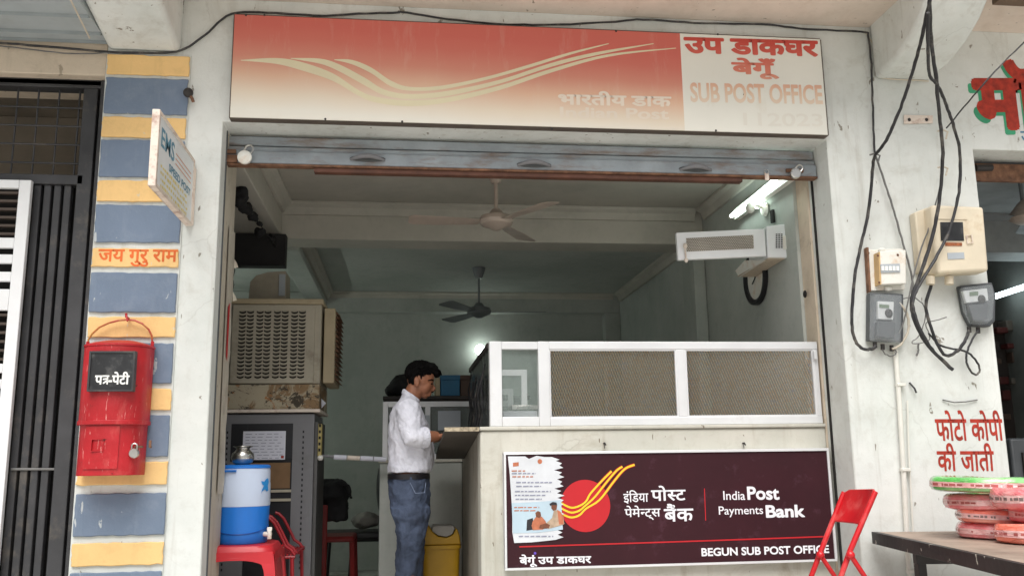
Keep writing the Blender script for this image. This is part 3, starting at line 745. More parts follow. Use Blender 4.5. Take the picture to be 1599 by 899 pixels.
# ================================================================== rolling shutter
YH = 4.64
rsH = thing('rolling_shutter', 'grey steel rolling shutter rolled up under the lintel of the post office, rusty bottom rail', 'shutter', (.68, YH, 2.97))
zz = lambda py, Y=YH: at(800, py, Y).z
for i, (a, b, yo) in enumerate(((3.205, zz(219, 4.70), .06), (zz(221), zz(236), .02), (zz(237), zz(247), .01))):
    MB().box(XL - .0, XR - .005, YH + yo, YH + yo + .03, min(a, b), max(a, b) - .003).build('slat', M['shutter_dark' if i == 0 else 'shutter'], rsH, bevel=.006)
zb1, zb2 = zz(246), zz(265)
MB().box(XL, XR - .005, YH - .004, YH + .03, zb2, zb1).build('bottom_rail', M['shutter'], rsH, bevel=.004)
MB().box(XL, XR - .005, YH - .012, YH + .04, zb2 - .013, zb2 - .001).build('rust_edge', M['rust'], rsH, bevel=.003)
MB().box(at(490, 268, YH).x, at(1160, 285, YH).x, YH + .0, YH + .05, zb2 - .038, zb2 - .0135).build('wood_strip', M['brown_strip'], rsH, bevel=.003)
for px, py in ((574, 249), (834, 258), (1086, 265)):
    q = at(px, py, YH - .006); h = MB(); pts = []
    for i in range(13):
        t = i / 12; pts.append((q.x - .09 + .18 * t, YH - .008 - .035 * math.sin(math.pi * t), q.z - .004 + .012 * math.sin(math.pi * t)))
    MB().tube(pts, [.006 + .008 * math.sin(math.pi * i / 12) for i in range(13)], 8).build('pull_handle', M['rack'], rsH)
    # pressed dish behind the handle
    MB().ell((q.x, YH - .004, q.z + .004), (.095, .006, .018), 12).build('handle_dish', M['shutter_dark'], rsH)
for x in (at(370, 245, YH).x, at(1240, 272, YH).x):
    MB().box(x - .05, x + .05, YH - .016, YH - .002, zb2 + .02, zb2 + .04).build('bolt_plate', M['rust'], rsH, bevel=.002)
MB().box(XL - .012, XL + .005, YH - .03, YH - .012, ZF, 3.2).build('guide_rail', M['shutter_dark'], rsH)
MB().box(XL - .002, XL + .004, YH - .005, 4.841, ZF, 3.2).build('jamb_lining', M['jamb'], bld)
MB().box(XR - .010, XR + .002, YH + .06, YH + .072, ZF, 3.2).build('guide_rail', M['slot'], rsH)
for px, py in ((360, 238), (362, 252)):
    q = at(px, py, YH); MB().box(q.x - .045, q.x + .03, YH - .02, YH - .005, q.z - .01, q.z + .01).build('bolt_bar', M['rust'], rsH)
padlock('round white padlock at the left end of the shutter rail', at(382, 246, YH - .04), .036, R(25), 'ivory')
padlock('grey round padlock with keys at the right end of the shutter rail', at(1242, 271, YH - .04), .03, R(40))
q = at(1197, 268, YH - .02)
ky = thing('key_bunch', 'small bunch of keys hanging from the shutter rail above the tube light', 'keys', q)
MB().tube([q + Vector((.012 * math.cos(a), 0, .012 * math.sin(a))) for a in [i * .785 for i in range(8)]], .003, 6, closed=True).build('ring', M['steel'], ky)
for a in (-.5, .1, .6): MB().prism([q + Vector((math.sin(a) * .012 + s * .006, 0.001 * a, -.01 - e)) for s, e in ((-1, 0), (1, 0), (1, .04), (-1, .04))], (0, .003, 0)).build('key', M['rust_white'], ky)

# torn papers pasted on the left jamb
tp_ = MB(); rr = random.Random(5)
def jp(px, py): return atx(px, py, XL + .008)
z = 2.62
pts = []
for i in range(22):
    zz_ = 2.72 - i * .065
    pts.append((zz_, 4.885 + rr.uniform(-.02, .012)))
for i in range(21):
    (za, ea), (zb3, eb) = pts[i], pts[i + 1]
    tp_.add([(XL + .012, 4.73, za), (XL + .014, ea, za), (XL + .014, eb, zb3), (XL + .012, 4.73, zb3)], [(0, 1, 2, 3)], False)
pap = thing('pasted_paper', 'torn white papers with a red strip pasted down the left jamb of the shopfront', 'paper', (XL, 4.8, 2))
tp_.build('paper_layer', M['old_paper'], pap)
MB().add([(XL + .0165, 4.77, 2.30), (XL + .0165, 4.82, 2.33), (XL + .0165, 4.81, 2.02), (XL + .0165, 4.77, 2.05)], [(0, 1, 2, 3)], False).build('red_strip', M['logo_red'], pap)
fl = MB()
for zc in (2.55, 2.37): fl.add([(XL + .015, 4.89, zc + .03), (XL + .026, 4.905, zc + .012), (XL + .034, 4.91, zc - .012), (XL + .015, 4.89, zc - .02)], [(0, 1, 2, 3)], True)
fl.build('peeling_flap', M['jamb'], pap)

# ================================================================== inside, left: side shutter, cooler, rack
ss = thing('side_shutter', 'dark slatted shutter along the left wall above the air cooler', 'shutter', (-1.2, 5.7, 2.4))
sl_ = MB()
for i in range(12):
    z = 1.9 + i * .098
    sl_.prism([(-1.219, 4.92, z), (-1.195, 4.92, z + .01), (-1.185, 4.92, z + .05), (-1.195, 4.92, z + .085), (-1.219, 4.92, z + .093)], (0, 1.5, 0))
sl_.build('curtain', pm('dark_green_slats', '#3c4644', rough=.5, var=.2), ss)
MB().box(-1.19, at(446, 395, 6.38).x, 6.36, 6.46, 2.86, 3.09).build('roll_cover', pm('black_roll_cover', '#1c1a1b', rough=.7), ss)
jk = MB()
for (px, py, r_, Y) in ((372, 312, .06, 5.4), (384, 326, .05, 5.6), (395, 340, .035, 5.7), (405, 362, .04, 6.0), (425, 372, .03, 6.2), (378, 300, .045, 5.3)): jk.ell(at(px, py, Y), (r_, r_ * 1.2, r_ * .8), 8)
jk.tube([at(370, 300, 5.3), at(395, 335, 5.7), at(430, 385, 6.3)], .012)
tag(jk.build('cable_bundle', M['black_cloth'], remesh=.012, disp=(.05, .05)), 'dusty black tangle of cables hung under the left beam', 'cables')
crt = thing('carton', 'torn pale carton standing on top of the air cooler', 'box', at(425, 460, 6.2))
q0, q1 = at(393, 428, 6.15), at(446, 462, 6.15)
MB().prism([at(391, 440, 6.15), at(400, 430, 6.15), at(418, 425, 6.15), at(446, 423, 6.15), at(446, 466, 6.15), at(388, 466, 6.15)], (0, .25, 0)).build('carton_body', pm('pale_carton', '#a49c8c', rough=.85), crt)
MB().box(q1.x - .045, q1.x - .005, 6.14, 6.149, q1.z, q0.z - .0).build('carton_tape', M['paper_dull'], crt)

CY = 5.9
cl = thing('air_cooler', 'old beige louvred air cooler with peeling rusty base standing on the grey rack', 'air cooler', (-.85, CY + .3, 1.81))
cx0, cx1 = -1.125, -.535; zc0, zc1, zc2 = 1.815, 1.985, 2.545
MB().box(cx0, cx1, CY + .012, CY + .6, zc1 + .01, zc2 - .03).build('body', M['cooler'], cl, bevel=.008)
MB().box(cx0 - .01, cx1 + .012, CY - .005, CY + .62, zc2 - .035, zc2).build('top_cover', M['cooler_side'], cl, bevel=.006)
MB().box(cx0 - .02, cx1 + .0, CY - .005, CY + .6, zc0 + .02, zc1 + .008).build('water_tank', M['cooler_rust'], cl, bevel=.006)
MB().box(cx0 - .02, cx1 + .01, CY - .03, CY + .6, zc0 - .0, zc0 + .02).build('base_lip', M['rust_white'], cl, bevel=.004)
# front grille: 8 columns x 17 rows of curved louvres over dark slots
gx0, gx1, gz0, gz1 = -1.06, -.625, zc1 + .045, zc2 - .075
fp = thing  # alias unused
gp = MB().box(cx0 + .03, cx1 - .04, CY - .004, CY + .0118, zc1 + .015, zc2 - .04).build('front_grille', M['cooler'], cl, bevel=.004)
so_, lo_ = MB(), MB(); cw = (gx1 - gx0) / 8; rh = (gz1 - gz0) / 18
for c_ in range(8):
    for r_ in range(18):
        xa = gx0 + c_ * cw + cw * (.16 if c_ % 2 == 0 else .06); xb_ = gx0 + (c_ + 1) * cw - cw * (.06 if c_ % 2 == 0 else .16)
        z = gz0 + r_ * rh
        n = 5; top = [(xa + (xb_ - xa) * i / n, CY - .0052, z + rh * .74 - rh * .22 * math.sin(math.pi * i / n)) for i in range(n + 1)]
        bot = [(xa + (xb_ - xa) * i / n, CY - .0052, z + rh * .26 - rh * .30 * math.sin(math.pi * i / n)) for i in range(n + 1)]
        o = len(so_.v); so_.add(top + bot, [(i, i + 1, i + n + 2, i + n + 1) for i in range(n)], False)
        top2 = [(p[0], CY - .0055, p[2] + .002) for p in top]; hood = [(p[0], CY - .0135, p[2] - rh * .16) for p in top]
        lo_.add(top2 + hood, [(i, i + 1, i + n + 2, i + n + 1) for i in range(n)], True)
so_.build('louvre_slots', M['slot'], gp); lo_.build('louvre_hoods', M['cooler'], gp)
MB().box(cx1 + .0135, cx1 + .085, CY + .06, CY + .56, zc1 + .02, zc2 - .05).build('side_grille_frame', M['cooler_side'], cl, bevel=.006)
sgl = MB()
for r_ in range(15):
    z = zc1 + .05 + r_ * .031
    for y in (CY + .12, CY + .27, CY + .42): sgl.prism([(cx1 + .0853, y, z), (cx1 + .11, y, z - .012), (cx1 + .0853, y, z + .016)], (0, .12, 0))
sgl.build('side_louvre', M['rust'], cl)
MB().prism([at(502, 622, 6.05), at(509, 629, 6.05), at(502, 637, 6.05)], (0, .01, 0)).build('paper_tab', M['paper'], cl)

rk = thing('rack_cabinet', 'grey steel rack cabinet with dark glazed door under the air cooler', 'cabinet', (-.85, CY + .3, ZF))
rx0, rx1, rz1 = -1.128, -.562, 1.808
MB().box(rx0, rx1 - .0, CY + .02, CY + .6, ZF, rz1).build('body', M['rack'], rk, bevel=.006)
dl, dr, dt, db = at(387, 660, CY).x, at(458, 660, CY).x, at(420, 661, CY).z, ZF + .14
dd = MB().box(rx0, dl, CY - .002, CY + .018, ZF, rz1 - .004).box(dr, rx1, CY - .002, CY + .018, ZF, rz1 - .004).box(dl, dr, CY - .002, CY + .018, dt, rz1 - .004).box(dl, dr, CY - .002, CY + .018, ZF, db)
dd.build('door_frame', M['rack'], rk)
# left part of the glazed opening is wider behind the jug
dgl = MB().box(dl - .0, dr, CY + .012, CY + .0175, db, dt)
dgl.build('door_glass', M['rack_dark'], rk)
MB().box(at(362, 662, CY).x, dl + .002, CY - .006, CY + .0, at(380, 720, CY).z, dt).box(dl + .002, dr, CY - .004, CY + .006, at(420, 716, CY).z, dt).build('dark_header', M['rack_dark'], rk)
vt = MB()
for i in range(26):
    z = dt - .06 - i * .033; vt.box(dr + .06, dr + .07, CY - .0045, CY - .0025, z, z + .015)
    vt.box(rx0 + .03, rx0 + .04, CY - .0045, CY - .0025, z, z + .015)
vt.build('vent_slot', M['rack_dark'], rk)
zA, zB = at(430, 722, CY).z, at(430, 762, CY).z
MB().box(dl + .01, dr - .01, CY + .002, CY + .011, zB, zA).build('carton_inside', M['rack_in'], rk)
for py in (768, 782): 
    z = at(440, py, CY).z; MB().box(dl, dr, CY - .0, CY + .011, z, z + .016).build('shelf_edge', M['cooler'], rk)
sd = MB().box(rx1 + .001, rx1 + .02, CY + .05, CY + .56, ZF, rz1 - .05); sd.build('side_panel', pm('rack_side', '#5c5b5a', rough=.5), rk)
nt_ = thing('notice_sheet', 'printed white notice sheet taped on the rack cabinet door', 'paper', at(412, 695, CY - .01))
a_, b_ = at(380, 673, CY - .011), at(445, 717, CY - .011)
ns = MB().box(a_.x, b_.x, CY - .0115, CY - .0095, b_.z, a_.z).build('sheet', M['paper'], nt_)
ink = MB(); rr = random.Random(2)
for i in range(9):
    z = a_.z - .02 - i * .0185; x = a_.x + .015
    while x < b_.x - .03:
        L = rr.uniform(.01, .04); ink.box(x, min(x + L, b_.x - .012), CY - .0125, CY - .0117, z, z + .0035); x += L + rr.uniform(.008, .02)
ink.build('print_lines', M['ink'], nt_)
MB().box(b_.x - .025, b_.x - .008, CY - .0125, CY - .0117, b_.z + .008, b_.z + .024).build('red_stamp', M['red_paint'], nt_)
cp = thing('power_strip', 'yellowed power strip hung on the side of the rack cabinet', 'power strip', at(490, 690, 6.0))
p0, p1 = at(487, 662, 5.97), at(487, 712, 5.97)
MB().box(rx1 + .022, rx1 + .045, 5.93, 6.0, p1.z, p0.z).build('strip_body', pm('yellowed_strip', '#b3a46a', rough=.6), cp, bevel=.004)
for i in range(5):
    z = p1.z + .03 + i * (p0.z - p1.z) / 5.3; MB().box(rx1 + .027, rx1 + .04, 5.926, 5.931, z, z + .018).build('socket', M['slot'], cp)
MB().ell((rx1 + .04, 5.94, p1.z - .01), (.02, .02, .018), 10).build('plug', M['ivory'], cp)

# barrier bar between the rack and the inner counter
b0, b1_ = at(497, 712, 6.02), at(606, 717, 6.08)
bar = thing('barrier_bar', 'tape wrapped white bar across the gap beside the rack cabinet', 'barrier', b0)
MB().tube([b0 + Vector((-.02, 0, .008)), b0 + (b1_ - b0) * .3], .009).build('rod', M['rack'], bar)
for i in range(4):
    t0, t1 = .22 + i * .19, .22 + (i + 1) * .19 - .012
    MB().tube([b0 + (b1_ - b0) * t0, b0 + (b1_ - b0) * t1], .017 - .001 * (i % 2), 10).build('tape_wrap', M['paper' if i != 1 else 'rust_white'], bar)

# ================================================================== jug, pot, stool, waiting chair
jc = at(378, 848, 5.0); JY = 5.02; jx = at(378, 790, JY).x
zst = at(378, 850, JY - .14).z; zmid = at(378, 791, JY - .13).z; ztop = at(378, 731, JY - .1).z
jr = .143
jug = thing('water_jug', 'blue and white insulated water jug on the red stool', 'water jug', (jx, JY, zst))
MB().lathe([(jr * .90, zst), (jr * .93, zst + .006), (jr * .95, zst + .05), (jr * .955, zst + .058), (jr * .985, zmid - .006), (jr * .985, zmid)], (jx, JY, 0), 40).build('lower_body', M['jug_blue'], jug)
MB().lathe([(jr * .99, zmid + .001), (jr, zmid + .012), (jr * .985, (zmid + ztop) / 2 + .02), (jr * .975, (zmid + ztop) / 2 + .024), (jr * .97, ztop - .012), (jr * .95, ztop)], (jx, JY, 0), 40).build('upper_body', M['jug_white'], jug)
MB().lathe([(jr * .97, ztop + .0005), (jr * .97, ztop + .012), (jr * .90, ztop + .018), (jr * .45, ztop + .020), (.0001, ztop + .02)], (jx, JY, 0), 40).build('lid', M['jug_blue'], jug)
ar = [(jx + (jr * .99) * math.cos(a), JY + jr * .99 * math.sin(a), ztop - .012) for a in [R(-95 - i * 9) for i in range(9)]]
MB().tube(ar, .010, 8, flat=.6).build('handle', M['jug_blue'], jug)
ar = [(jx + (jr * .965) * math.cos(a), JY + jr * .965 * math.sin(a), zst + .085 - .035 * math.sin(math.pi * i / 16)) for i, a in enumerate([R(-175 + i * 11) for i in range(17)])]
MB().tube(ar, .003, 6).build('bail_wire', pm('deep_blue_wire', '#0e4c9a', rough=.4), jug)
ta = R(-22); tpnt = Vector((jx + jr * math.cos(ta), JY + jr * math.sin(ta), zst + .045))
tb = MB().tube([tpnt - Vector((.02, -.008, 0)), tpnt + Vector((.03, -.012, -.002))], .013).tube([tpnt + Vector((.02, -.01, .02)), tpnt + Vector((.022, -.01, -.026))], .012).box(tpnt.x + .008, tpnt.x + .034, tpnt.y - .014, tpnt.y - .004, tpnt.z + .016, tpnt.z + .034)
tb.build('tap', M['ivory'], jug, bevel=.003)
st_ = MB(); rr = random.Random(11)
def jpnt(ang, z): a = R(ang); return Vector((jx + jr * 1.0 * math.cos(a), JY + jr * 1.0 * math.sin(a), z)) + Vector((math.cos(a), math.sin(a), 0)) * .0015
zq = (zmid + ztop) / 2 - .005
shape = [(-42, .06), (-33, .055), (-28, .075), (-20, .085), (-16, .05), (-20, .02), (-17, -.02), (-24, -.03), (-30, -.01), (-38, -.025), (-41, -.045), (-38, -.005), (-33, .02), (-38, .03)]
st_.add([jpnt(a, zq + z * .6) for a, z in shape] + [jpnt(-28, zq + .015)], [(i, (i + 1) % 14, 14) for i in range(14)], False)
st_.build('blue_sticker', pm('sky_blue_sticker', '#2a90d8', rough=.5), jug)
pz = ztop + .02; pt = Vector((at(379, 712, JY).x, JY, pz))
pot = MB().lathe([(.0001, 0), (.035, 0), (.052, .012), (.060, .035), (.055, .058), (.040, .072), (.034, .080), (.036, .086), (.052, .094), (.050, .097), (.033, .088), (.030, .08), (.05, .055), (.0001, .02)], pt, 36)
tag(pot.build('steel_pot', M['steel']), 'small round steel water pot standing on the blue jug lid', 'pot')

stl = thing('plastic_stool', 'red plastic stool carrying the blue water jug', 'stool', (jx, JY, ZF))
ts, hl = .175, zst - .001
rings = []
for (s_, z) in ((ts * 1.16, hl - .06), (ts * 1.10, hl - .02), (ts * 1.04, hl - .004), (ts * .97, hl), (ts * .6, hl - .0005)):
    rg = []
    for i in range(32):
        a = 2 * math.pi * i / 32; c_, s2 = math.cos(a), math.sin(a); e = .35
        rg.append(Vector((jx + s_ * math.copysign(abs(c_) ** e, c_), JY + s_ * math.copysign(abs(s2) ** e, s2), z)))
    rings.append(rg)
MB().loft(rings).build('seat', M['stool_red'], stl)
for sx in (-1, 1):
    for sy in (-1, 1):
        lg = []
        for z, s_, wd_ in ((hl - .045, 1.12, .075), (hl - .12, 1.18, .055), (hl - .3, 1.28, .045), (ZF, 1.42, .04)):
            cx_, cy_ = jx + sx * ts * s_, JY + sy * ts * s_
            lg.append([Vector((cx_ - sx * a, cy_ - sy * b, z)) for a, b in ((0, 0), (wd_, 0), (wd_, .012), (.012, .012), (.012, wd_), (0, wd_))])
        MB().loft(lg).build('leg', M['stool_red'], stl)
    # arched aprons
    for ax in (0, 1):
        pts = []
        for i in range(13):
            u = -1 + 2 * i / 12; pts.append((u * ts * 1.1, hl - .05 - .055 * abs(u) ** 3 - .02))
        vs = []
        for u, z in pts:
            p = Vector((jx + u, JY + sx * ts * 1.155, z)) if ax == 0 else Vector((jx + sx * ts * 1.155, JY + u, z))
            vs += [p, Vector((p.x, p.y, hl - .03))]
        MB().add(vs, [(2 * i, 2 * i + 2, 2 * i + 3, 2 * i + 1) for i in range(12)]).build('apron', M['stool_red'], stl)

wc = thing('waiting_chair', 'red tubular metal chair with looped arms behind the blue water jug', 'chair', (-.66, 5.45, ZF))
WY = 5.4
for dy in (0, .1, .42):
    pl = [(414, 806), (420, 808), (428, 816), (437, 833), (446, 852), (455, 858), (460, 866)]
    MB().tube([at(x, y_, WY) + Vector((0, dy, 0)) for x, y_ in pl], .009, 8).build('arm_loop', M['wire_red'], wc)
sa = MB()
for i in range(9):
    t = i / 8; a0, a1 = at(414 + 46 * t, 868 - t * 2, WY), at(417 + 40 * t, 850 + t * 4, WY + .5)
    a0.z = a1.z = at(430, 866, WY).z
    sa.tube([a0, a0 + Vector((0, .5, .0))], .006, 6)
for y in (0, .25, .5):
    a0, a1 = at(412, 868, WY), at(461, 866, WY); a1.z = a0.z
    sa.tube([a0 + Vector((0, y, -.008)), a1 + Vector((0, y, -.008))], .009, 6)
sa.build('seat_grid', M['wire_red'], wc)
for px, dy in ((418, 0), (418, .5), (456, 0), (456, .5)):
    a0 = at(px, 868, WY); MB().tube([(a0.x, a0.y + dy, a0.z - .01), (a0.x + (.02 if px > 430 else -.02), a0.y + dy, ZF)], .011).build('leg', M['wire_red'], wc)

# dim chairs in the back of the room
def office_chair(px, py_seat, Y, label, s=1.0):
    b = at(px, py_seat, Y); t = thing('office_chair', label, 'chair', (b.x, Y, ZF), 0, 'black chairs at the back of the room')
    MB().box(b.x - .24 * s, b.x + .2 * s, Y - .2, Y + .2, b.z - .03, b.z + .02).build('seat', M['dark_chair'], t, bevel=.015)
    bc = Vector((b.x + .2, Y, b.z + .34)); MB().ell(bc, (.045, .19, .2), 14).build('backrest', M['dark_chair'], t)
    for dy in (-.17, .17):
        MB().tube([bc + Vector((.0, dy * .7, -.05)), (b.x + .19, Y + dy, b.z), (b.x + .24, Y + dy, ZF)], .012).build('leg', M['dark_chair'], t)
        MB().tube([(b.x - .2, Y + dy, b.z), (b.x - .23, Y + dy, ZF)], .012).build('leg', M['dark_chair'], t)
office_chair(555, 832, 7.3, 'black vinyl chair with oval back behind the barrier bar')
office_chair(590, 836, 7.9, 'black vinyl chair half hidden by the inner counter end')
pc_ = thing('plastic_chair', 'dull red plastic chair stacked with dark bags beside the rack', 'chair', at(510, 899, 6.9))
q = at(508, 830, 6.9)
MB().box(q.x - .2, q.x + .22, 6.7, 7.1, q.z - .06, q.z - .02).build('seat', M['maroon_chair'], pc_, bevel=.02)
MB().box(q.x - .1, q.x + .03, 6.68, 6.70, ZF, q.z + .2).build('backrest', M['maroon_chair'], pc_, bevel=.01)
for dx in (-.18, .2):
    for dy in (-.16, .16): MB().tube([(q.x + dx, 6.9 + dy, q.z - .04), (q.x + dx * 1.1, 6.9 + dy * 1.1, ZF)], .02).build('leg', M['maroon_chair'], pc_)
bgm = MB(); bc = at(517, 768, 6.85)
bgm.ell(bc, (.15, .14, .10), 12).box(bc.x - .14, bc.x + .12, 6.78, 6.95, bc.z - .20, bc.z - .02).tube([bc + Vector((.05, -.1, .08)), bc + Vector((.13, -.12, .05)), bc + Vector((.15, -.1, -.05))], .015)
tag(bgm.build('black_bag', M['black_cloth'], remesh=.012, disp=(.03, .05)), 'slumped black bag piled on the red plastic chair', 'bag')
M['dull_cloth'] = pm('dull_bundle_cloth', '#7d7b74', rough=.9)
bgm = MB(); bc = at(572, 812, 7.25); bgm.ell(bc, (.12, .1, .06), 12)
tag(bgm.build('pale_bundle', M['dull_cloth'], remesh=.012, disp=(.03, .06)), 'pale cloth bundle lying on the black chair seat', 'bundle')

# ================================================================== masonry counter
CYF = 4.75
ctr = thing('masonry_counter', 'plastered masonry service counter with rough writing ledge at its left end', 'counter', (1.3, CYF, ZF))
zct = 1.672
cl_ = .395
MB().box(cl_, XR - .014, CYF, 4.93, ZF, zct - .02).build('front_wall', M['counter'], ctr, bevel=.012, seg=3)
MB().box(cl_ + .001, .52, 4.932, 6.2, ZF, zct - .025).build('wing_wall', M['wing'], ctr)
MB().box(cl_ - .004, XR - .016, CYF - .012, 5.02, zct - .0195, zct).build('sill', M['counter'], ctr, bevel=.006)
lx0 = at(694, 668, CYF).x; lq = at(681, 716, 6.05)
MB().prism([(lx0, CYF - .004, zct - .001), (cl_ - .006, CYF - .004, zct - .001), (cl_ - .006, CYF - .004, zct - .022), (lx0, CYF - .004, zct - .022)], (0, .06, 0)).build('ledge_edge', pm('chipped_ledge_edge', '#b9ab92', rough=.9, dirt='#5c5244', dirt_amt=.6, dscale=40, bump=.5), ctr)
zf_, zb_ = zct - .0225, at(700, 716, 6.0).z
MB().prism([(lx0, CYF + .0, zf_), (lx0, 6.0, zb_), (lx0, 6.0, zb_ + .03), (lx0, CYF + .0, zf_ + .018)], (cl_ - .001 - lx0, 0, 0)).build('ledge', M['ledge'], ctr)

# second inner counter further back
ic = thing('inner_counter', 'low plastered inner counter behind the standing man', 'counter', (.15, 6.2, ZF))
ix0, ix1 = at(592, 800, 6.2).x, .394; iz = at(650, 717, 6.2).z
MB().box(ix0, ix1, 6.2, 6.36, ZF, iz - .02).build('front_wall', M['room'], ic, bevel=.01)
MB().box(ix0 - .01, ix1, 6.19, 6.6, iz - .0195, iz).build('top', M['counter'], ic, bevel=.004)
def screen(name, label, x0, x1, y, z0, z1, divs, fw=.035, pane='pane', mat='white_alu', extra=None):
    t = thing(name, label, 'glass screen', ((x0 + x1) / 2, y, z0))
    f_ = MB().box(x0, x0 + fw, y - .02, y + .02, z0, z1).box(x1 - fw, x1, y - .02, y + .02, z0, z1).box(x0 + fw, x1 - fw, y - .02, y + .02, z1 - fw, z1).box(x0 + fw, x1 - fw, y - .02, y + .02, z0, z0 + fw)
    for d in divs: f_.box(d - fw / 2, d + fw / 2, y - .018, y + .018, z0 + fw, z1 - fw)
    f_.build('frame', M[mat], t, bevel=.002)
    xs_ = [x0 + fw] + [c for d in divs for c in (d - fw / 2, d + fw / 2)] + [x1 - fw]
    for i in range(0, len(xs_), 2): MB().box(xs_[i], xs_[i + 1], y - .003, y + .003, z0 + fw, z1 - fw).build('pane', M[pane], t)
    return t
screen('glass_screen', 'white framed glass screen on the inner counter behind the man', at(598, 630, 6.25).x, .75, 6.25, iz + .001, at(650, 627, 6.25).z, [at(668, 660, 6.25).x])
pz0 = at(700, 641, 6.21); pz1 = at(719, 671, 6.21)
tag(MB().box(pz0.x - .07, pz1.x, 6.205, 6.208, pz1.z, pz0.z).build('glass_notice', M['paper_dull']), 'grey paper stuck on the inner glass screen beside the man', 'paper')
pz0 = at(660, 648, 6.21); pz1 = at(671, 668, 6.21)
tag(MB().box(pz0.x, pz1.x, 6.205, 6.208, pz1.z, pz0.z).build('glass_notice', M['paper_dull']), 'small grey paper on the glass just in front of the shirt', 'paper')
# frames standing inside the cabin, seen through the end pane
def wframe(px0, py0, px1, py1, Y, label, fw):
    a_, b_ = at(px0, py0, Y), at(px1, py1, Y)
    t = thing('cabin_frame', label, 'frame', (a_.x, Y, b_.z), 0, 'white window frames inside the cabin')
    MB().box(a_.x, b_.x, Y, Y + .03, a_.z - fw, a_.z).box(b_.x - fw, b_.x, Y, Y + .03, b_.z, a_.z - fw).box(a_.x, a_.x + fw, Y, Y + .03, b_.z, a_.z - fw).box(a_.x + fw, b_.x - fw, Y, Y + .03, b_.z, b_.z + fw).build('frame', M['white_alu'], t, bevel=.002)
    MB().box(a_.x + fw, b_.x - fw, Y + .012, Y + .016, b_.z + fw, a_.z - fw).build('pane', M['pane'], t)
wframe(752, 577, 824, 652, 5.5, 'taller white window frame seen through the counter end pane', .035)
wframe(748, 607, 802, 656, 5.95, 'shorter white window frame nested behind the taller one', .035)
for k_, (px0, py0, px1, py1, mm, lab) in enumerate(((797, 633, 838, 640, 'steel', 'flat silver tray lying behind the counter end pane'),)):
    a_, b_ = at(px0, py0, 5.15), at(px1, py1, 5.15)
    MBt = MB().box(a_.x, b_.x, 5.1, 5.3, b_.z, a_.z); tag(MBt.build('tray', M[mm], bevel=.004), lab, 'tray')
a_, b_ = at(784, 642, 5.06), at(838, 656, 5.06)
tag(MB().box(a_.x, b_.x, 5.03, 5.09, zct + .002, a_.z).build('paper_stack', M['paper'], bevel=.006), 'stack of white papers at the foot of the counter end pane', 'papers')
# shelf unit with boxes
sh = thing('wooden_shelf', 'dark wooden cupboard behind the inner glass screen', 'cupboard', (.3, 7.2, ZF))
szt = at(680, 618, 7.0).z
MB().box(at(602, 630, 7.0).x, .95, 7.0, 7.4, ZF, szt - .03).build('carcass', M['wood_dark'], sh)
MB().box(at(600, 630, 7.0).x - .01, .97, 6.97, 7.42, szt - .0295, szt).build('top_board', M['wood_dark'], sh, bevel=.004)
for px0, px1, py, mm, lab in ((688, 718, 586, 'box_blue', 'blue file box on the dark cupboard'), (719, 746, 586, 'box_brown', 'brown file box beside the blue one on the cupboard'), (680, 687, 589, 'cooler_side', 'thin tan folder standing left of the blue file box')):
    a_, b_ = at(px0, py, 7.0), at(px1, 617, 7.0)
    t = thing('file_box', lab, 'box', (a_.x, 7.1, szt))
    MB().box(a_.x, b_.x, 7.0, 7.25, szt + .001, a_.z).build('box_body', M[mm], t, bevel=.005)
    if px0 != 680: MB().box(a_.x - .003, b_.x + .003, 6.994, 7.253, a_.z - .035, a_.z + .003).build('box_lid', M[mm], t, bevel=.004)
bgm = MB(); bc = at(628, 602, 7.1); bgm.ell(bc, (.1, .1, .085), 12).ell(bc + Vector((-.09, 0, -.04)), (.05, .06, .04), 10).ell(bc + Vector((.1, 0, -.03)), (.08, .08, .05), 10)
tag(bgm.build('dark_bundle', M['black_cloth'], remesh=.012, disp=(.03, .05)), 'dark cloth bundle on the cupboard behind the head of the man', 'bundle')

# aluminium grille screen on the counter
GY = 4.79
gs = thing('counter_screen', 'white aluminium counter screen with two mesh panels and an end pane', 'screen', (1.3, GY, zct))
gx0 = at(764, 600, GY).x; gx1 = XR - .02; gzb = zct + .001; gzt = at(1000, 534, GY).z
P = lambda px: at(px, 600, GY).x
fh = .042
xs_ = [gx0, P(783), P(840), P(857), P(1056), P(1070), P(1270), gx1]
gf = MB().box(xs_[0], xs_[1], GY - .03, GY + .03, gzb, gzt).box(xs_[2], xs_[3], GY - .03, GY + .03, gzb, gzt).box(xs_[4], xs_[5], GY - .026, GY + .026, gzb + fh, gzt - fh).box(xs_[6], xs_[7], GY - .026, GY + .026, gzb + fh, gzt - fh)
gf.box(xs_[1], xs_[2], GY - .026, GY + .026, gzt - fh, gzt - .001).box(xs_[3], xs_[7], GY - .028, GY + .028, gzt - fh, gzt).box(xs_[1], xs_[2], GY - .026, GY + .026, gzb, gzb + .05).box(xs_[3], xs_[7], GY - .028, GY + .028, gzb, gzb + fh)
gf.build('frame', M['alu'], gs, bevel=.003)
MB().box(xs_[1], xs_[2], GY - .003, GY + .003, gzb + .05, gzt - fh).build('end_pane', M['pane'], gs)
k = NT('expanded_metal'); hv = k.n('ShaderNodeTexNoise'); hv.inputs['Scale'].default_value = 26; hv.inputs['Detail'].default_value = 3
mp_ = k.n('ShaderNodeMapping'); mp_.inputs['Scale'].default_value = (1, 1, 2.2); mp_.inputs['Rotation'].default_value = (0, .6, 0); k.link(k.tc.outputs['Object'], mp_.inputs['Vector']); k.link(mp_.outputs[0], hv.inputs['Vector'])
hr_ = k.n('ShaderNodeValToRGB'); k.link(hv.outputs['Fac'], hr_.inputs[0]); cr = hr_.color_ramp
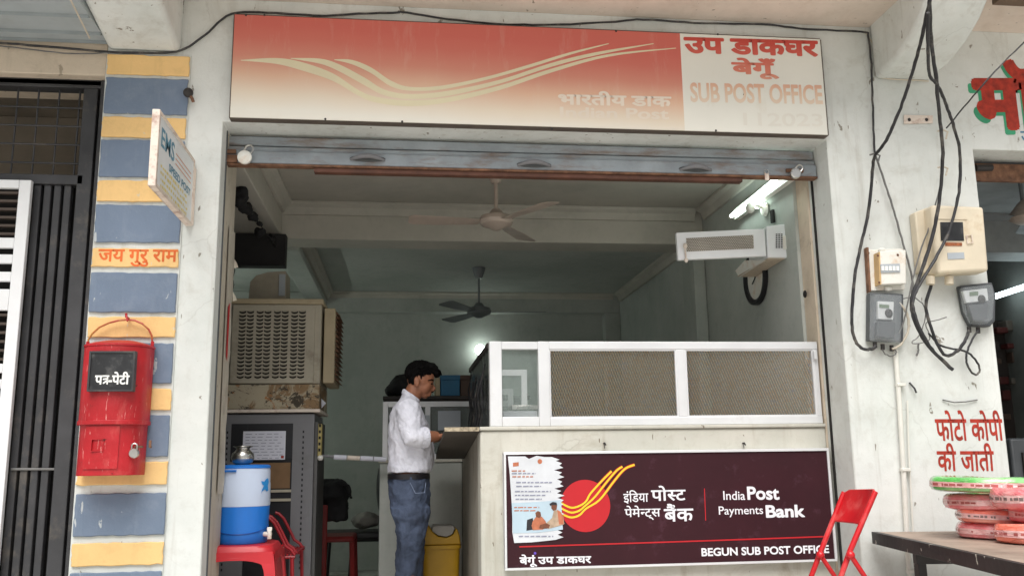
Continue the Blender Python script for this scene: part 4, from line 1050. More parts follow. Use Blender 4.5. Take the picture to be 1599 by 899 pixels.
cr.elements[0].position = .32; cr.elements[0].color = lin('#b4b4c8'); cr.elements[1].position = .68; cr.elements[1].color = lin('#d0d0b4')
for ps, cc in ((.42, '#ebe6de'), (.5, '#dcb888'), (.58, '#ece6e0')): e = cr.elements.new(ps); e.color = lin(cc)
k.color(hr_.outputs[0]); k.b.inputs['Roughness'].default_value = .5; M['mesh'] = k.m
for i, j in ((3, 4), (5, 6)):
    x0, x1, za, zb4 = xs_[i], xs_[j], gzb + fh, gzt - fh
    nc, nr = 50, 19; cwx = (x1 - x0) / nc; rhz = (zb4 - za) / nr; em = MB(); t_ = .0027
    for r_ in range(nr + 1):
        zc = za + r_ * rhz
        up = []
        for c_ in range(nc * 2 + 1):
            s_ = 1 if (c_ + r_) % 2 == 0 else -1
            up.append((x0 + c_ * cwx / 2, zc + s_ * rhz * .46))
        vs = [(x, GY - .002, max(za, min(zb4, z + t_))) for x, z in up] + [(x, GY + .002, max(za, min(zb4, z - t_))) for x, z in up]
        n = len(up); em.add(vs, [(q_, q_ + 1, q_ + n + 1, q_ + n) for q_ in range(n - 1)], False)
    em.build('mesh_panel', M['mesh'], gs)
    bd = MB().box(x0, x1, GY - .022, GY - .010, zb4 - .008, zb4).box(x0, x1, GY - .022, GY - .010, za, za + .008).box(x0, x0 + .008, GY - .022, GY - .010, za + .008, zb4 - .008).box(x1 - .008, x1, GY - .022, GY - .010, za + .008, zb4 - .008)
    bd.build('bead', M['alu'], gs)
# side return of the screen
MB().box(gx0 + .002, gx0 + .008, GY + .032, 6.2, gzb + .0, gzt - .03).build('side_pane', M['side_pane'], gs)
MB().box(gx0 - .008, gx0 + .018, GY + .032, 6.2, gzt - .0295, gzt - .002).build('side_rail', M['wood_dark'], gs)
MB().box(gx1 - .03, gx1 - .01, GY - .045, GY - .0285, gzt - .10, gzt - .05).build('latch', M['alu'], gs, bevel=.003)
nb = MB(); rr = random.Random(9)
for i in range(6):
    y = 4.9 + i * .2; zt5 = gzt - .05 - rr.uniform(0, .12)
    nb.tube([(gx0 - .012, y, zt5), (gx0 - .03, y + .05, zt5 - .1), (gx0 - .015, y + .09, zt5 - .2 - rr.uniform(0, .1)), (gx0 - .03, y + .11, gzb + .02)], rr.uniform(.004, .011), 6)
tag(nb.build('cord_tangle', M['cable']), 'dark tangle of cords and netting hung on the side pane', 'cords')

# things inside the cabin glimpsed through the mesh

# ================================================================== payments board
YB_ = CYF - .045
pb = thing('payments_board', 'maroon payments bank board with red disc logo on the counter front', 'sign', (1.37, YB_, 1.25))
c0, c1 = at(789, 711, YB_), at(1306, 868, YB_); bx0 = at(791, 800, YB_).x; bx1 = at(1297, 790, YB_).x; bz1 = at(1040, 706, YB_).z; bz0 = at(1050, 879, YB_).z
MB().box(bx0, bx1, YB_, CYF - .002, bz0, bz1).build('panel', M['maroon'], pb)
fwd = .012
bf = MB().box(bx0 - fwd, bx1 + fwd, YB_ - .008, CYF - .002, bz1, bz1 + fwd).box(bx0 - fwd, bx1 + fwd, YB_ - .008, CYF - .002, bz0 - fwd, bz0).box(bx0 - fwd, bx0, YB_ - .008, CYF - .002, bz0, bz1).box(bx1, bx1 + fwd, YB_ - .008, CYF - .002, bz0, bz1)
bf.build('edge_frame', M['alu'], pb, bevel=.002)
YP = YB_ - .0006
def disc(px, py, rpx, mat, parent, name, Y, n=48):
    q = at(px, py, Y); r_ = rpx / FPX * Y * 1.02
    return MB().add([(q.x + r_ * math.cos(2 * math.pi * i / n), Y, q.z + r_ * math.sin(2 * math.pi * i / n)) for i in range(n)], [tuple(range(n))], False).build(name, mat, parent)
disc(914, 789, 38.5, M['logo_red'], pb, 'red_disc', YP)
def ribbon(px, w_, mat, parent, name, Y):
    pl = []
    for i in range(len(px) - 1):
        p0 = px[max(0, i - 1)]; p1 = px[i]; p2 = px[i + 1]; p3 = px[min(len(px) - 1, i + 2)]
        for t in (0, .25, .5, .75): pl.append(tuple(.5 * ((2 * p1[j]) + (-p0[j] + p2[j]) * t + (2 * p0[j] - 5 * p1[j] + 4 * p2[j] - p3[j]) * t * t + (-p0[j] + 3 * p1[j] - 3 * p2[j] + p3[j]) * t ** 3) for j in (0, 1)))
    pl.append(px[-1]); vs = []
    for i, p in enumerate(pl):
        a_, b_ = pl[max(0, i - 1)], pl[min(len(pl) - 1, i + 1)]
        d = Vector((b_[0] - a_[0], b_[1] - a_[1])).normalized(); n = Vector((-d.y, d.x)) * w_ / 2
        vs += [at(p[0] + n.x, p[1] + n.y, Y), at(p[0] - n.x, p[1] - n.y, Y)]
    return MB().add(vs, [(2 * i, 2 * i + 2, 2 * i + 3, 2 * i + 1) for i in range(len(pl) - 1)], False).build(name, mat, parent)
for off, end in ((-1, [(922, 770), (940, 750), (955, 735)]), (7, [(929, 775), (949, 750), (963, 734), (972, 728)]), (15, [(936, 780), (957, 753), (971, 736), (980, 729), (991, 725)])):
    pts = [(872, 783 + off), (882, 789 + off), (893, 793 + off * .95), (905, 790 + off * .9), (915, 783 + off * .7)] + end
    ribbon(pts, 5.0, M['logo_red'], pb, 'logo_stroke_edge', YP - .0006)
    ribbon(pts, 3.0, M['logo_yellow'], pb, 'logo_stroke', YP - .0012)
wk = dict(mat=M['board_white'], parent=pb)
write('इंिडया', 973, 765, 1012, 786, YP, off=.012, slope=-1, **wk)
write('पो|~स|ट', 1016, 758, 1070, 782, YP, off=.018, slope=-1, **wk)
write('पेमे|~न|ट्स', 975, 789, 1031, 812, YP, off=.012, slope=-1, **wk)
write('बैंक', 1036, 786, 1082, 814, YP, off=.018, slope=-1, **wk)
write('India', 1129, 766, 1163, 780, YP, off=.008, **wk)
write('Post', 1166, 759, 1216, 780, YP, off=.03, **wk)
write('Payments', 1122, 790, 1191, 807, YP, off=.006, slope=-1, **wk)
write('Bank', 1195, 788, 1256, 808, YP, off=.035, slope=-1, **wk)
write('BEGUN SUB POST OFFICE', 1095, 855, 1294, 868, YP, off=.03, slope=-5, **wk)
write('बेगूं उप डाकघर', 811, 865, 923, 885, YP, off=.03, slope=-2, **wk)
ribbon([(811, 853), (1060, 845), (1288, 837)], 2.2, M['logo_red'], pb, 'red_rule', YP - .001)
ribbon([(1100, 762), (1102, 812)], 1.2, M['logo_red'], pb, 'red_divider', YP - .001)
disc(822.5 + 13, 863, 2, pm('violet_dot', '#6a4fc0', rough=.5), pb, 'violet_dot', YP - .0012, 12)

tpz = thing('torn_poster', 'torn white poster of two seated people pasted over the left of the maroon board', 'poster', at(838, 780, YP - .003))
YQ = YP - .004
rr = random.Random(4)
L_ = [(793, 712), (796, 740), (798, 770), (800, 800), (800, 830), (803, 847)]
T_ = [(820, 712), (826, 716), (838, 711), (850, 713), (862, 713), (874, 717)]
B_ = [(830, 846), (850, 844), (868, 842), (880, 838)]
Rr = [(876 + (-7, 3, -2, 5, -9, 2, -5, 4)[i % 8] + rr.uniform(-2, 2), 719 + i * 3.6) for i in range(33)]
pts = L_[::-1] + T_ + Rr + B_[::-1]
MB().prism([at(x, y_, YQ) for x, y_ in pts], (0, .002, 0)).build('sheet', M['poster'], tpz)
def patch(pts, mat, name, dy=.0012):
    return MB().add([at(x, y_, YQ - dy) for x, y_ in pts], [tuple(range(len(pts)))], False).build(name, mat, tpz)
patch([(799, 785), (840, 783), (876, 780), (879, 826), (840, 831), (801, 832)], M['poster_sky'], 'sky_print')
patch([(801, 722), (810, 721), (810, 727), (801, 728)], M['poster_orange'], 'orange_mark')
disc(843, 720, 3.6, M['poster_orange'], tpz, 'orange_dot', YQ - .0012, 16)
for i, (y_, xa, xb_, mm) in enumerate(((734, 799, 820, 'poster_orange'), (738, 799, 836, 'ink'), (743, 800, 834, 'poster_orange'), (752, 806, 862, 'ink'), (758, 806, 845, 'ink'), (766, 804, 860, 'ink'), (772, 804, 852, 'ink'), (778, 805, 846, 'ink'), (791, 803, 842, 'poster_orange'), (796, 803, 836, 'poster_orange'), (836, 810, 864, 'ink'))):
    lb_ = MB(); x = xa
    while x < xb_:
        L = rr.uniform(3, 9); x2 = min(x + L, xb_)
        lb_.add([at(x, y_, YQ - .0022), at(x2, y_ - .3, YQ - .0022), at(x2, y_ + 1.3, YQ - .0022), at(x, y_ + 1.6, YQ - .0022)], [(0, 1, 2, 3)], False); x = x2 + rr.uniform(1.2, 2.5)
    lb_.build('print_line', M[mm], tpz)
patch([(823, 811), (832, 808), (834, 826), (822, 828)], M['poster_black'], 'chair_print', .0018)
patch([(832, 813), (837, 806), (846, 806), (852, 813), (854, 820), (848, 826), (832, 827), (830, 820)], M['poster_orange'], 'old_man_robe', .0024)
patch([(836, 800), (840, 797), (844, 799), (845, 805), (842, 808), (837, 806)], M['poster_skin'], 'old_man_head', .003)
patch([(853, 816), (862, 808), (865, 796), (872, 796), (880, 806), (881, 818), (868, 822), (856, 825)], M['poster_tan'], 'helper_shirt', .0024)
patch([(870, 795), (875, 798), (880, 806), (880, 818), (873, 818)], M['poster_orange'], 'helper_scarf', .0027)
patch([(861, 786), (867, 784), (870, 788), (869, 795), (864, 797), (861, 793)], M['poster_skin'], 'helper_head', .003)
patch([(858, 786), (863, 783), (869, 784), (870, 788), (863, 788), (859, 789)], M['poster_black'], 'helper_hair', .0033)
patch([(843, 819), (853, 816), (859, 819), (857, 824), (847, 825), (842, 824)], M['poster_skin'], 'hands_print', .003)
# nails and scuffs along the counter front
for px, py, lab in ((943, 692, 'left of the two small wire nails in the plaster above the maroon board'), (1160, 692, 'right of the two small wire nails in the plaster above the maroon board')):
    q = at(px, py, CYF - .004)
    tag(MB().tube([q + Vector((0, .01, 0)), q + Vector((0, -.02, .003)), q + Vector((.006, -.022, -.01))], .004).tube([q + Vector((0, -.01, 0)), q + Vector((.0, -.012, -.025))], .002).build('nail', M['nail']), lab, 'nail')

# ================================================================== yellow bin
by = 5.75; bq = at(688, 853, by); bxc = bq.x; bzr = at(688, 853, by - .1).z
yb_ = thing('pedal_bin', 'yellow plastic dustbin with grey swing flap under the counter ledge', 'dustbin', (bxc, by, ZF))
def rr_ring(cx_, cy_, hx, hy, z, e=.3, n=28): return [Vector((cx_ + hx * math.copysign(abs(math.cos(a)) ** e, math.cos(a)), cy_ + hy * math.copysign(abs(math.sin(a)) ** e, math.sin(a)), z)) for a in [2 * math.pi * i / n for i in range(n)]]
MB().loft([rr_ring(bxc, by, .095, .085, ZF), rr_ring(bxc, by, .115, .105, bzr - .01)]).build('bin_body', M['bin_yellow'], yb_)
MB().loft([rr_ring(bxc, by, .122, .112, bzr - .012), rr_ring(bxc, by, .122, .112, bzr + .008)]).build('rim', M['bin_yellow'], yb_)
hd_ = MB(); zt6 = bzr + .125
sidep = [(-.118, bzr + .009), (-.105, bzr + .07), (-.09, zt6 - .005), (-.075, zt6), (-.055, zt6 - .035), (-.02, zt6 - .065), (.03, zt6 - .075), (.07, zt6 - .06), (.09, zt6 - .02), (.1, zt6 - .03), (.112, bzr + .06), (.118, bzr + .009)]
hd_.prism([(bxc + x, by - .1, z) for x, z in sidep], (0, .2, 0)); hd_.build('hood', M['bin_yellow'], yb_, bevel=.008)
MB().prism([(bxc + x, by - .092, z) for x, z in [(-.058, zt6 - .032), (-.02, zt6 - .06), (.03, zt6 - .07), (.068, zt6 - .055), (.084, zt6 - .02), (.07, zt6 - .004), (-.05, zt6 - .004)]], (0, .184, 0)).build('swing_flap', M['bin_flap'], yb_, bevel=.006)
MB().tube([(bxc - .12, by - .03, bzr), (bxc - .145, by - .03, bzr - .05), (bxc - .14, by - .03, bzr - .1), (bxc - .12, by - .03, bzr - .13)], .006).build('side_handle', M['bin_yellow'], yb_)

# ================================================================== the man at the counter (profile, facing right, looking down)
MY = 5.45
PX = FPX / MY * 1.006                    # pixels per metre at his distance
def mp(px, py, dy=0):
    q = at(px, py, MY); return Vector((q.x, MY + dy, q.z))
man = thing('person', 'dark haired man in white shirt and jeans standing at the counter ledge', 'person', (mp(640, 738).x, MY, ZF))
def ring(py, xb, xf, hy, n=28, e=.85, cy=0, lean=0):
    q0, q1 = mp(xb, py), mp(xf, py); cx_, rx = (q0.x + q1.x) / 2, (q1.x - q0.x) / 2
    return [Vector((cx_ + rx * math.copysign(abs(math.cos(a)) ** e, math.cos(a)), MY + cy + hy * math.copysign(abs(math.sin(a)) ** e, math.sin(a)), q0.z + lean * math.cos(a))) for a in [2 * math.pi * i / n for i in range(n)]]
body = MB()
torso_in = [(742, 612, 664, .14), (715, 611, 672, .145), (695, 611, 672, .15), (670, 611, 666, .155), (650, 613, 659, .17), (636, 617, 653, .165), (627, 623, 650, .12)]
body.loft([ring(y_, a, b, h) for y_, a, b, h in torso_in])
body.tube([mp(637, 634), mp(641, 622), mp(649, 607)], [.064, .054, .053], 14)
# head
body.ell(mp(657, 588), (.084, .072, .088), 18)
tilt = Matrix.Rotation(R(16), 3, 'Y')
body.ell(mp(664, 601), (.046, .056, .070), 16, tilt)
body.ell(mp(655, 605), (.05, .056, .05), 14, tilt)
body.ell(mp(663.5, 617), (.022, .030, .020), 10)
body.ell(mp(672.5, 590), (.022, .045, .024), 10)
body.ell(mp(672.5, 596.5), (.016, .04, .008), 10, Matrix.Rotation(R(20), 3, 'Y'))
body.tube([mp(673.5, 598), mp(676.5, 604), mp(678.3, 608.5)], [.008, .011, .012], 8)
body.ell(mp(675.8, 609.5), (.011, .017, .008), 10)
body.ell(mp(671.8, 614), (.010, .022, .0062), 10)
body.ell(mp(670.4, 617), (.010, .020, .0065), 10)
body.ell(mp(667, 605), (.022, .048, .022), 10)
for s_ in (-1, 1):
    body.ell(mp(650.5, 598, s_ * .074), (.018, .010, .031), 10, Matrix.Rotation(R(-12), 3, 'Y'))
# arms and hands
def arm(s_, sh, el, wr, dy0, dy1, dy2):
    S, Eb, W = mp(*sh, s_ * dy0), mp(*el, s_ * dy1), mp(*wr, s_ * dy2)
    body.tube([S, S.lerp(Eb, .5), Eb, Eb.lerp(W, .3), Eb.lerp(W, .75), W], [.050, .047, .041, .041, .032, .027], 14)
    return W
Wr = arm(-1, (637, 642), (645, 686), (682, 681), .185, .23, .155)
Wl = arm(1, (640, 642), (650, 686), (684, 682), .185, .21, .03)
def hand(W, s_):
    d = Vector((1, 0, -.02)).normalized()
    body.ell(W + d * .045 + Vector((0, 0, -.002)), (.052, .038, .018), 12)
    for i, (dy, L) in enumerate(((-.030, .066), (-.010, .078), (.011, .072), (.030, .056))):
        k0 = W + d * .08 + Vector((0, dy * -s_, .002)); k1 = k0 + Vector((L * .5, dy * .1, .006)); k2 = k1 + Vector((L * .34, 0, -.012)); k3 = k2 + Vector((L * .16, 0, -.014))
        body.tube([W + d * .05 + Vector((0, dy * -s_ * .8, 0)), k0, k1, k2, k3], [.010, .0095, .0088, .0078, .006], 8)
    t0 = W + d * .02 + Vector((0, -.03 * s_ * -1, 0)); body.tube([t0, t0 + Vector((.035, .022 * s_, -.006)), t0 + Vector((.062, .026 * s_, -.012))], [.013, .011, .008], 8)
hand(Wr, -1); hand(Wl, 1)
# legs and feet (inside jeans and shoes)
LEGS = ((-.085, (640, 790), (637, 852), (630, 985)), (.085, (637, 790), (642, 852), (646, 985)))
fz = ZF
for dy, hp_, kn_, an_ in LEGS:
    h_, k_, a_ = mp(*hp_, dy), mp(*kn_, dy), mp(*an_, dy); a_.z = ZF + .09
    body.tube([h_, h_.lerp(k_, .5), k_, k_.lerp(a_, .35), a_], [.075, .066, .05, .05, .038], 12)
    body.tube([a_ + Vector((-.03, 0, -.05)), a_ + Vector((.08, 0, -.055)), a_ + Vector((.17, 0, -.065))], [.036, .036, .024], 10)
body.ell(mp(640, 765), (.11, .145, .13), 14)
bd_ = body.build('body', M['skin'], man, remesh=.0055)
# shirt
st2 = MB()
tor = [(738, 605, 671, .168), (733, 605.5, 675.5, .172), (715, 606, 678.5, .174), (697, 606, 677.5, .178), (680, 606, 674, .182), (662, 607, 668, .190), (648, 609, 662, .200), (637, 613, 657, .198), (629, 619, 654, .165), (622, 626, 652, .105)]
st2.loft([ring(y_, a, b, h) for y_, a, b, h in tor] + [ring(619, 628, 654, .074, lean=-.026)])
for s_, sh, el, cu, d0, d1, d2 in ((-1, (636, 639), (643, 685), (661, 684), .178, .232, .205), (1, (640, 640), (650, 685), (664, 684), .18, .21, .15)):
    S, Eb, Cf = mp(*sh, s_ * d0), mp(*el, s_ * d1), mp(*cu, s_ * d2)
    st2.tube([S + Vector((0, -s_ * .05, .012)), S, S.lerp(Eb, .35), S.lerp(Eb, .7), Eb, Eb.lerp(Cf, .5), Cf], [.055, .070, .071, .066, .062, .060, .058], 16)
sho = st2.build('shirt', M['shirt'], man, remesh=.006, disp=(.020, .055))
cfm = MB(); cfm.tube([mp(659, 684, -.207), mp(664.5, 683.6, -.198)], [.062, .060], 18); cfm.build('rolled_cuff', M['shirt'], sho)
clm = MB(); clm.loft([ring(621, 626.5, 656, .080, lean=-.028), ring(616, 628.5, 655, .069, lean=-.031), ring(615, 631, 652.5, .060, lean=-.031), ring(620, 629.5, 654, .066, lean=-.028)]); clm.build('collar', M['shirt'], sho)
# jeans
je = MB()
je.loft([ring(y_, a, b, h) for y_, a, b, h in ((741, 606.5, 669, .163), (755, 606.5, 671, .166), (772, 607, 672, .168), (788, 609, 671, .166), (800, 613, 669, .155), (808, 620, 664, .12))])
for dy, hp_, kn_, an_ in LEGS:
    back = (607.5, 616, 621, 619, 617) if dy < 0 else (612, 619, 624, 629, 633)
    fro = (671, 668.5, 661, 655, 648) if dy < 0 else (669, 667, 663, 662, 661)
    rg = []
    for i, y_ in enumerate((790, 815, 840, 866, 900)):
        rg.append(ring(y_, back[i], fro[i], (.088, .086, .078, .072, .066)[i], cy=dy * (1 - .04 * i)))
    bz_ = mp(an_[0], an_[1]); bz_.z = ZF + .075
    rg.append([Vector((bz_.x + .062 * math.cos(a), MY + dy * .82 + .058 * math.sin(a), bz_.z)) for a in [2 * math.pi * i / 28 for i in range(28)]])
    je.loft(rg)
jeo = je.build('jeans', M['denim'], man, remesh=.0065, disp=(.036, .075))
pk = MB(); pk.tube([mp(640, 752, -.178), mp(648, 768, -.180), mp(662, 767, -.172), mp(664, 752, -.16)], .0022, 5); pk.build('pocket_seam', pm('pale_seam', '#76829a', rough=.9), jeo)
MB().loft([ring(747.5, 605, 671.5, .172), ring(739.5, 605, 671, .172)]).build('belt', M['leather'], man)
for dy in (-.07, .07):
    a_ = mp(634 if dy < 0 else 648, 985, dy); sp = MB()
    sp.loft([[Vector((a_.x + .045 + .14 * s_ * math.cos(t), MY + dy + .045 * s_ * math.sin(t), z)) for t in [2 * math.pi * i / 20 for i in range(20)]] for z, s_ in ((ZF + .001, 1), (ZF + .03, 1.0), (ZF + .06, .85), (ZF + .09, .5))]); sp.build('shoe', M['leather'], man, bevel=0)
# hair, brow, eye
hr = MB()
hr.ell(mp(657, 581), (.083, .077, .066), 18)
hr.ell(mp(647.5, 587), (.047, .072, .072), 16)
hr.ell(mp(672, 575), (.050, .064, .036), 14, Matrix.Rotation(R(18), 3, 'Y'))
hr.ell(mp(682, 583), (.024, .054, .026), 12, Matrix.Rotation(R(45), 3, 'Y'))
for s_ in (-1, 1): hr.ell(mp(657.5, 588, s_ * .067), (.008, .008, .026), 8)
rr = random.Random(8)
for i in range(60):
    a = rr.uniform(0, 2 * math.pi); e = rr.uniform(-.1, 1.2)
    dv = Vector((math.cos(e) * math.cos(a), math.cos(e) * math.sin(a), math.sin(e)))
    if dv.x > .35 and dv.z < .35: continue
    q = mp(657, 581) + Vector((dv.x * .088, dv.y * .078, dv.z * .070))
    hr.ell(q, (.017, .010, .006), 8, Matrix.Rotation(a, 3, 'Z') @ Matrix.Rotation(-e + R(60), 3, 'Y'))
hro = hr.build('hair', M['hair'], man, remesh=.0045, disp=(.011, .014))
hst = MB()
for i in range(420):
    a = rr.uniform(0, 2 * math.pi); e = rr.uniform(-.35, 1.45)
    dv = Vector((math.cos(e) * math.cos(a), math.cos(e) * math.sin(a), math.sin(e)))
    if dv.x > .45 and dv.z < .30: continue
    q = mp(656, 581.5) + Vector((dv.x * .086, dv.y * .080, dv.z * .069)); fl_ = (Vector((1, 0, -.15)) if dv.x > -.1 else Vector((-.25, 0, -1)))
    fl_ = (fl_ - dv * fl_.dot(dv)).normalized(); L = rr.uniform(.018, .042); sd2 = Vector((0, rr.uniform(-.4, .4), rr.uniform(-.2, .2)))
    hst.tube([q - fl_ * L * .3 - dv * .004, q + (fl_ + sd2) * L * .35 + dv * .005, q + (fl_ + sd2) * L * .75 + dv * .003], [.0030, .0026, .0006], 4)
for i in range(40):
    y_ = rr.uniform(-.055, .055); q = mp(680, 578, y_); L = rr.uniform(.02, .04)
    hst.tube([q, q + Vector((L * .7, rr.uniform(-.01, .01), -L * .15)), q + Vector((L, rr.uniform(-.012, .012), -L * .75))], [.004, .003, .0006], 4)
hst.build('hair_strands', M['hair'], hro)
for s_ in (-1, 1):
    MB().ell(mp(673.2, 599.5, s_ * .030), (.009, .013, .0045), 10).build('eye', M['hair'], man)
    MB().tube([mp(676.5, 594.5, s_ * .02), mp(673.5, 593.4, s_ * .042), mp(668.5, 595.0, s_ * .060)], [.004, .005, .003], 6).build('eyebrow', M['hair'], man)
MB().ell(mp(674.6, 612, 0), (.0085, .024, .0036), 10).build('moustache', M['hair'], man)
hs2 = mp(690, 676, -.13)
tag(MB().box(hs2.x - .0, hs2.x + .11, MY - .17, MY + .0, hs2.z - .022, hs2.z - .017, None).build('form_slip', M['paper']), 'white paper slip under the hands of the man on the ledge', 'paper')

# ================================================================== ceiling fans
def fan(name, label, hub, zc, mat, blade_mat, angs, L, rod_r, tip=0):
    t = thing(name, label, 'ceiling fan', (hub.x, hub.y, zc), 0, 'ceiling fans in the post office')
    MB().lathe([(.0001, zc - .10), (.03, zc - .10), (.055, zc - .03), (.06, zc - .001)], (hub.x, hub.y, 0), 20).build('canopy', M[mat], t)
    MB().tube([(hub.x, hub.y, zc - .08), (hub.x, hub.y, hub.z + .05)], rod_r, 10).build('rod', M[mat], t)
    h = hub.z
    MB().lathe([(.0001, h - .062), (.025, h - .06), (.05, h - .045), (.10, h - .025), (.112, h), (.10, h + .028), (.05, h + .045), (.03, h + .075), (.0001, h + .08)], (hub.x, hub.y, 0), 28).build('motor', M[mat], t)
    for a in angs:
        Mr = Matrix.Translation(hub) @ Matrix.Rotation(a, 4, 'Z') @ Matrix.Rotation(R(9), 4, 'X')
        o_ = [(.11, -.045), (.2, -.055), (L * .6, -.068), (L - .03, -.072), (L, -.05), (L, .05), (L - .03, .072), (L * .6, .06), (.2, .045), (.11, .03)]
        MB().prism([Mr @ Vector((x, y, -.01)) for x, y in o_], Mr.to_3x3() @ Vector((0, 0, .004))).build('blade', M[blade_mat], t, bevel=.001)
f1 = at(775, 345, 5.6); f2 = at(748, 486, 8.0)
fan('ceiling_fan', 'cream ceiling fan nearer the street, hanging in front of the beam', f1, 3.358, 'fan_pink', 'fan_pink', [R(183), R(183 + 118), R(183 - 122)], .56, .013)
fan('ceiling_fan', 'grey ceiling fan further back, hanging in the rear bay', f2, 3.213, 'fan_grey', 'fan_grey', [R(-4), R(116), R(236)], .60, .010)

# ================================================================== lights the photo shows
def lamp_tube(name, label, p, q, mat, r=.014, drop=Vector((0, 0, .03))):
    t = thing(name, label, 'tube light', (p + q) / 2); d = (q - p).normalized()
    MB().tube([p + d * .03, q - d * .03], r, 12).build('tube', M[mat], t)
    MB().tube([p, p + d * .03], r * 1.1, 12).tube([q - d * .03, q], r * 1.1, 12).build('end_cap', M['ivory'], t)
    return t
ta_, tb__ = atx(1140, 339, 2.19), atx(1212, 281, 2.19); d_ = (tb__ - ta_).normalized()
tl = lamp_tube('tube_light', 'lit white tube light on the right wall below the shutter', ta_, ta_ + Vector((0, -1.0, .03)), 'tube', .0125)
MB().box(2.215, 2.255, ta_.y - .98, ta_.y - .0, ta_.z - .02, ta_.z + .05).build('batten', M['ivory'], tl)
hq = atx(1183, 327, 2.2)
hl_ = thing('lamp_holder', 'pale swan neck lamp holder on the wall just under the tube light', 'lamp holder', hq)
MB().tube([hq + Vector((.05, 0, .01)), hq + Vector((-.02, -.02, .02)), hq + Vector((-.06, -.03, 0)), hq + Vector((-.07, -.03, -.03))], .012).build('arm', M['ivory'], hl_)
MB().ell(hq + Vector((-.06, -.03, .0)), (.03, .03, .035), 10).build('lamp_socket', M['ivory'], hl_)
MB().lathe([(.0001, 0), (.045, 0), (.035, .02), (.0001, .025)], hq + Vector((.052, 0, 0)), 16, Matrix.Rotation(R(-90), 3, 'Y')).build('wall_rose', M['ivory'], hl_)
MB().ell(hq + Vector((.0, .0, .045)), (.028, .028, .04), 12).build('lit_bulb', M['tube'], hl_)
bq = at(750, 546, 9.3)
bl = thing('wall_bulb', 'glowing round bulb on the rear wall', 'bulb', (bq.x, 9.4, bq.z))
MB().ell(bq, (.055, .055, .055), 16).build('globe', M['bulb'], bl)
MB().tube([bq + Vector((0, .04, 0)), bq + Vector((0, .098, 0))], .03, 12).build('holder', M['ivory'], bl)

lamp_tube('tube_light', 'lit tube light on the far left wall of the rear bay', Vector((-2.5, 7.2, 2.2)), Vector((-2.5, 8.4, 2.2)), 'tube_green', .016)

# ================================================================== open wall cabinet with perforated door, clock
ac = thing('wall_cabinet', 'white wall cabinet with its long perforated door swung open over the counter', 'cabinet', (2.2, 5.05, 2.6))
AY = 5.05
d0, d1, d2, d3 = at(1056, 363, AY), at(1194, 357, AY), at(1197, 400, AY), at(1059, 406, AY)
def quadbox(ps, vec): return MB().prism(ps, vec)
dx0, dx1 = d0.x, d1.x; dz1, dz0 = (d0.z + d1.z) / 2, (d2.z + d3.z) / 2
door_o = quadbox([d0, d1, d2, d3], (0, .03, 0)).build('open_door', M['white_alu'], ac, bevel=.004)
g0, g1, g2, g3 = at(1071, 372, AY), at(1176, 367, AY), at(1177, 388, AY), at(1072, 393, AY)
quadbox([p + Vector((0, -.003, 0)) for p in (g0, g1, g2, g3)], (0, .0025, 0)).build('grille_back', pm('grille_pale_back', '#b8b1a6', rough=.7), door_o)
hm = MB(); nx, nz_ = 36, 9
for i in range(nx):
    for j in range(nz_):
        u, v = (i + .5 + .5 * (j % 2)) / (nx + .5), (j + .5) / nz_
        p = (g0.lerp(g1, u)).lerp(g3.lerp(g2, u), v) + Vector((0, -.004, 0)); r_ = .0042
        hm.add([p + Vector((r_ * math.cos(a), 0, r_ * math.sin(a))) for a in [math.pi / 3 * k2 for k2 in range(6)]], [tuple(range(6))], False)
hm.build('perforation', pm('grille_holes', '#736c63', rough=.9, bump=0), door_o)
u0, u1, u2, u3 = at(1197, 353, AY), at(1262, 345, AY), at(1266, 403, AY), at(1199, 402, AY)
ub = MB().prism([u0, u1, u2, u3], (0, .3, 0)); ub.build('cabinet_box', M['white_alu'], ac, bevel=.006)
ul, ur = at(1199, 403, AY), at(1268, 404, AY); ll, lr = at(1158, 431, AY + .45), at(1266, 432, AY + .3)
MB().prism([ul + Vector((-.0, 0, -.003)), Vector((2.25, AY, ul.z - .003)), Vector((2.25, AY + .46, ul.z - .02)), Vector((ul.x - .02, AY + .46, ul.z - .02))], (0, 0, .004)).build('bottom_tray', M['cream'], ac)
MB().prism([Vector((ul.x - .03, AY + .29, ul.z + .05)), Vector((ul.x - .01, AY + .03, ul.z - .005)), Vector((ul.x - .01, AY + .46, ul.z - .02)), Vector((ul.x - .03, AY + .46, ul.z + .02))], (.012, 0, 0)).build('side_flap', M['ivory'], ac)
vt = MB()
for i in range(3):
    for j in range(8):
        p = at(1212.5 + i * 4, 366 + j * 2.9, AY) + Vector((0, -.002, 0)); vt.box(p.x - .005, p.x + .005, p.y - .001, p.y + .001, p.z - .003, p.z + .003)
vt.build('vent', M['slot'], ac)
sw = at(1227, 378, AY); MB().box(sw.x - .02, sw.x + .04, AY - .008, AY - .0005, sw.z - .045, sw.z + .04).build('switch_plate', M['ivory'], ac, bevel=.003)
pq = at(1245, 372, AY)
pl_ = MB().box(pq.x - .035, pq.x + .045, AY - .06, AY - .0005, pq.z - .055, pq.z + .045).box(pq.x - .02, pq.x + .03, AY - .085, AY - .06, pq.z - .06, pq.z + .0)
plo = pl_.build('black_plug', M['cable'], ac, bevel=.006)
MB().box(pq.x + .0, pq.x + .03, AY - .066, AY - .0605, pq.z + .018, pq.z + .04).build('yellow_mark', M['logo_yellow'], plo)
for i, pl in enumerate(([(1247, 384), (1252, 410), (1256, 430), (1266, 437), (1274, 432)], [(1258, 384), (1262, 405), (1270, 425), (1276, 440)], [(1250, 432), (1256, 448), (1268, 458), (1274, 462)])):
    MB().tube([at(x, y_, AY - .02) for x, y_ in pl], .005, 6).build('flex', M['cable_grey' if i != 1 else 'cable_cream'], ac)
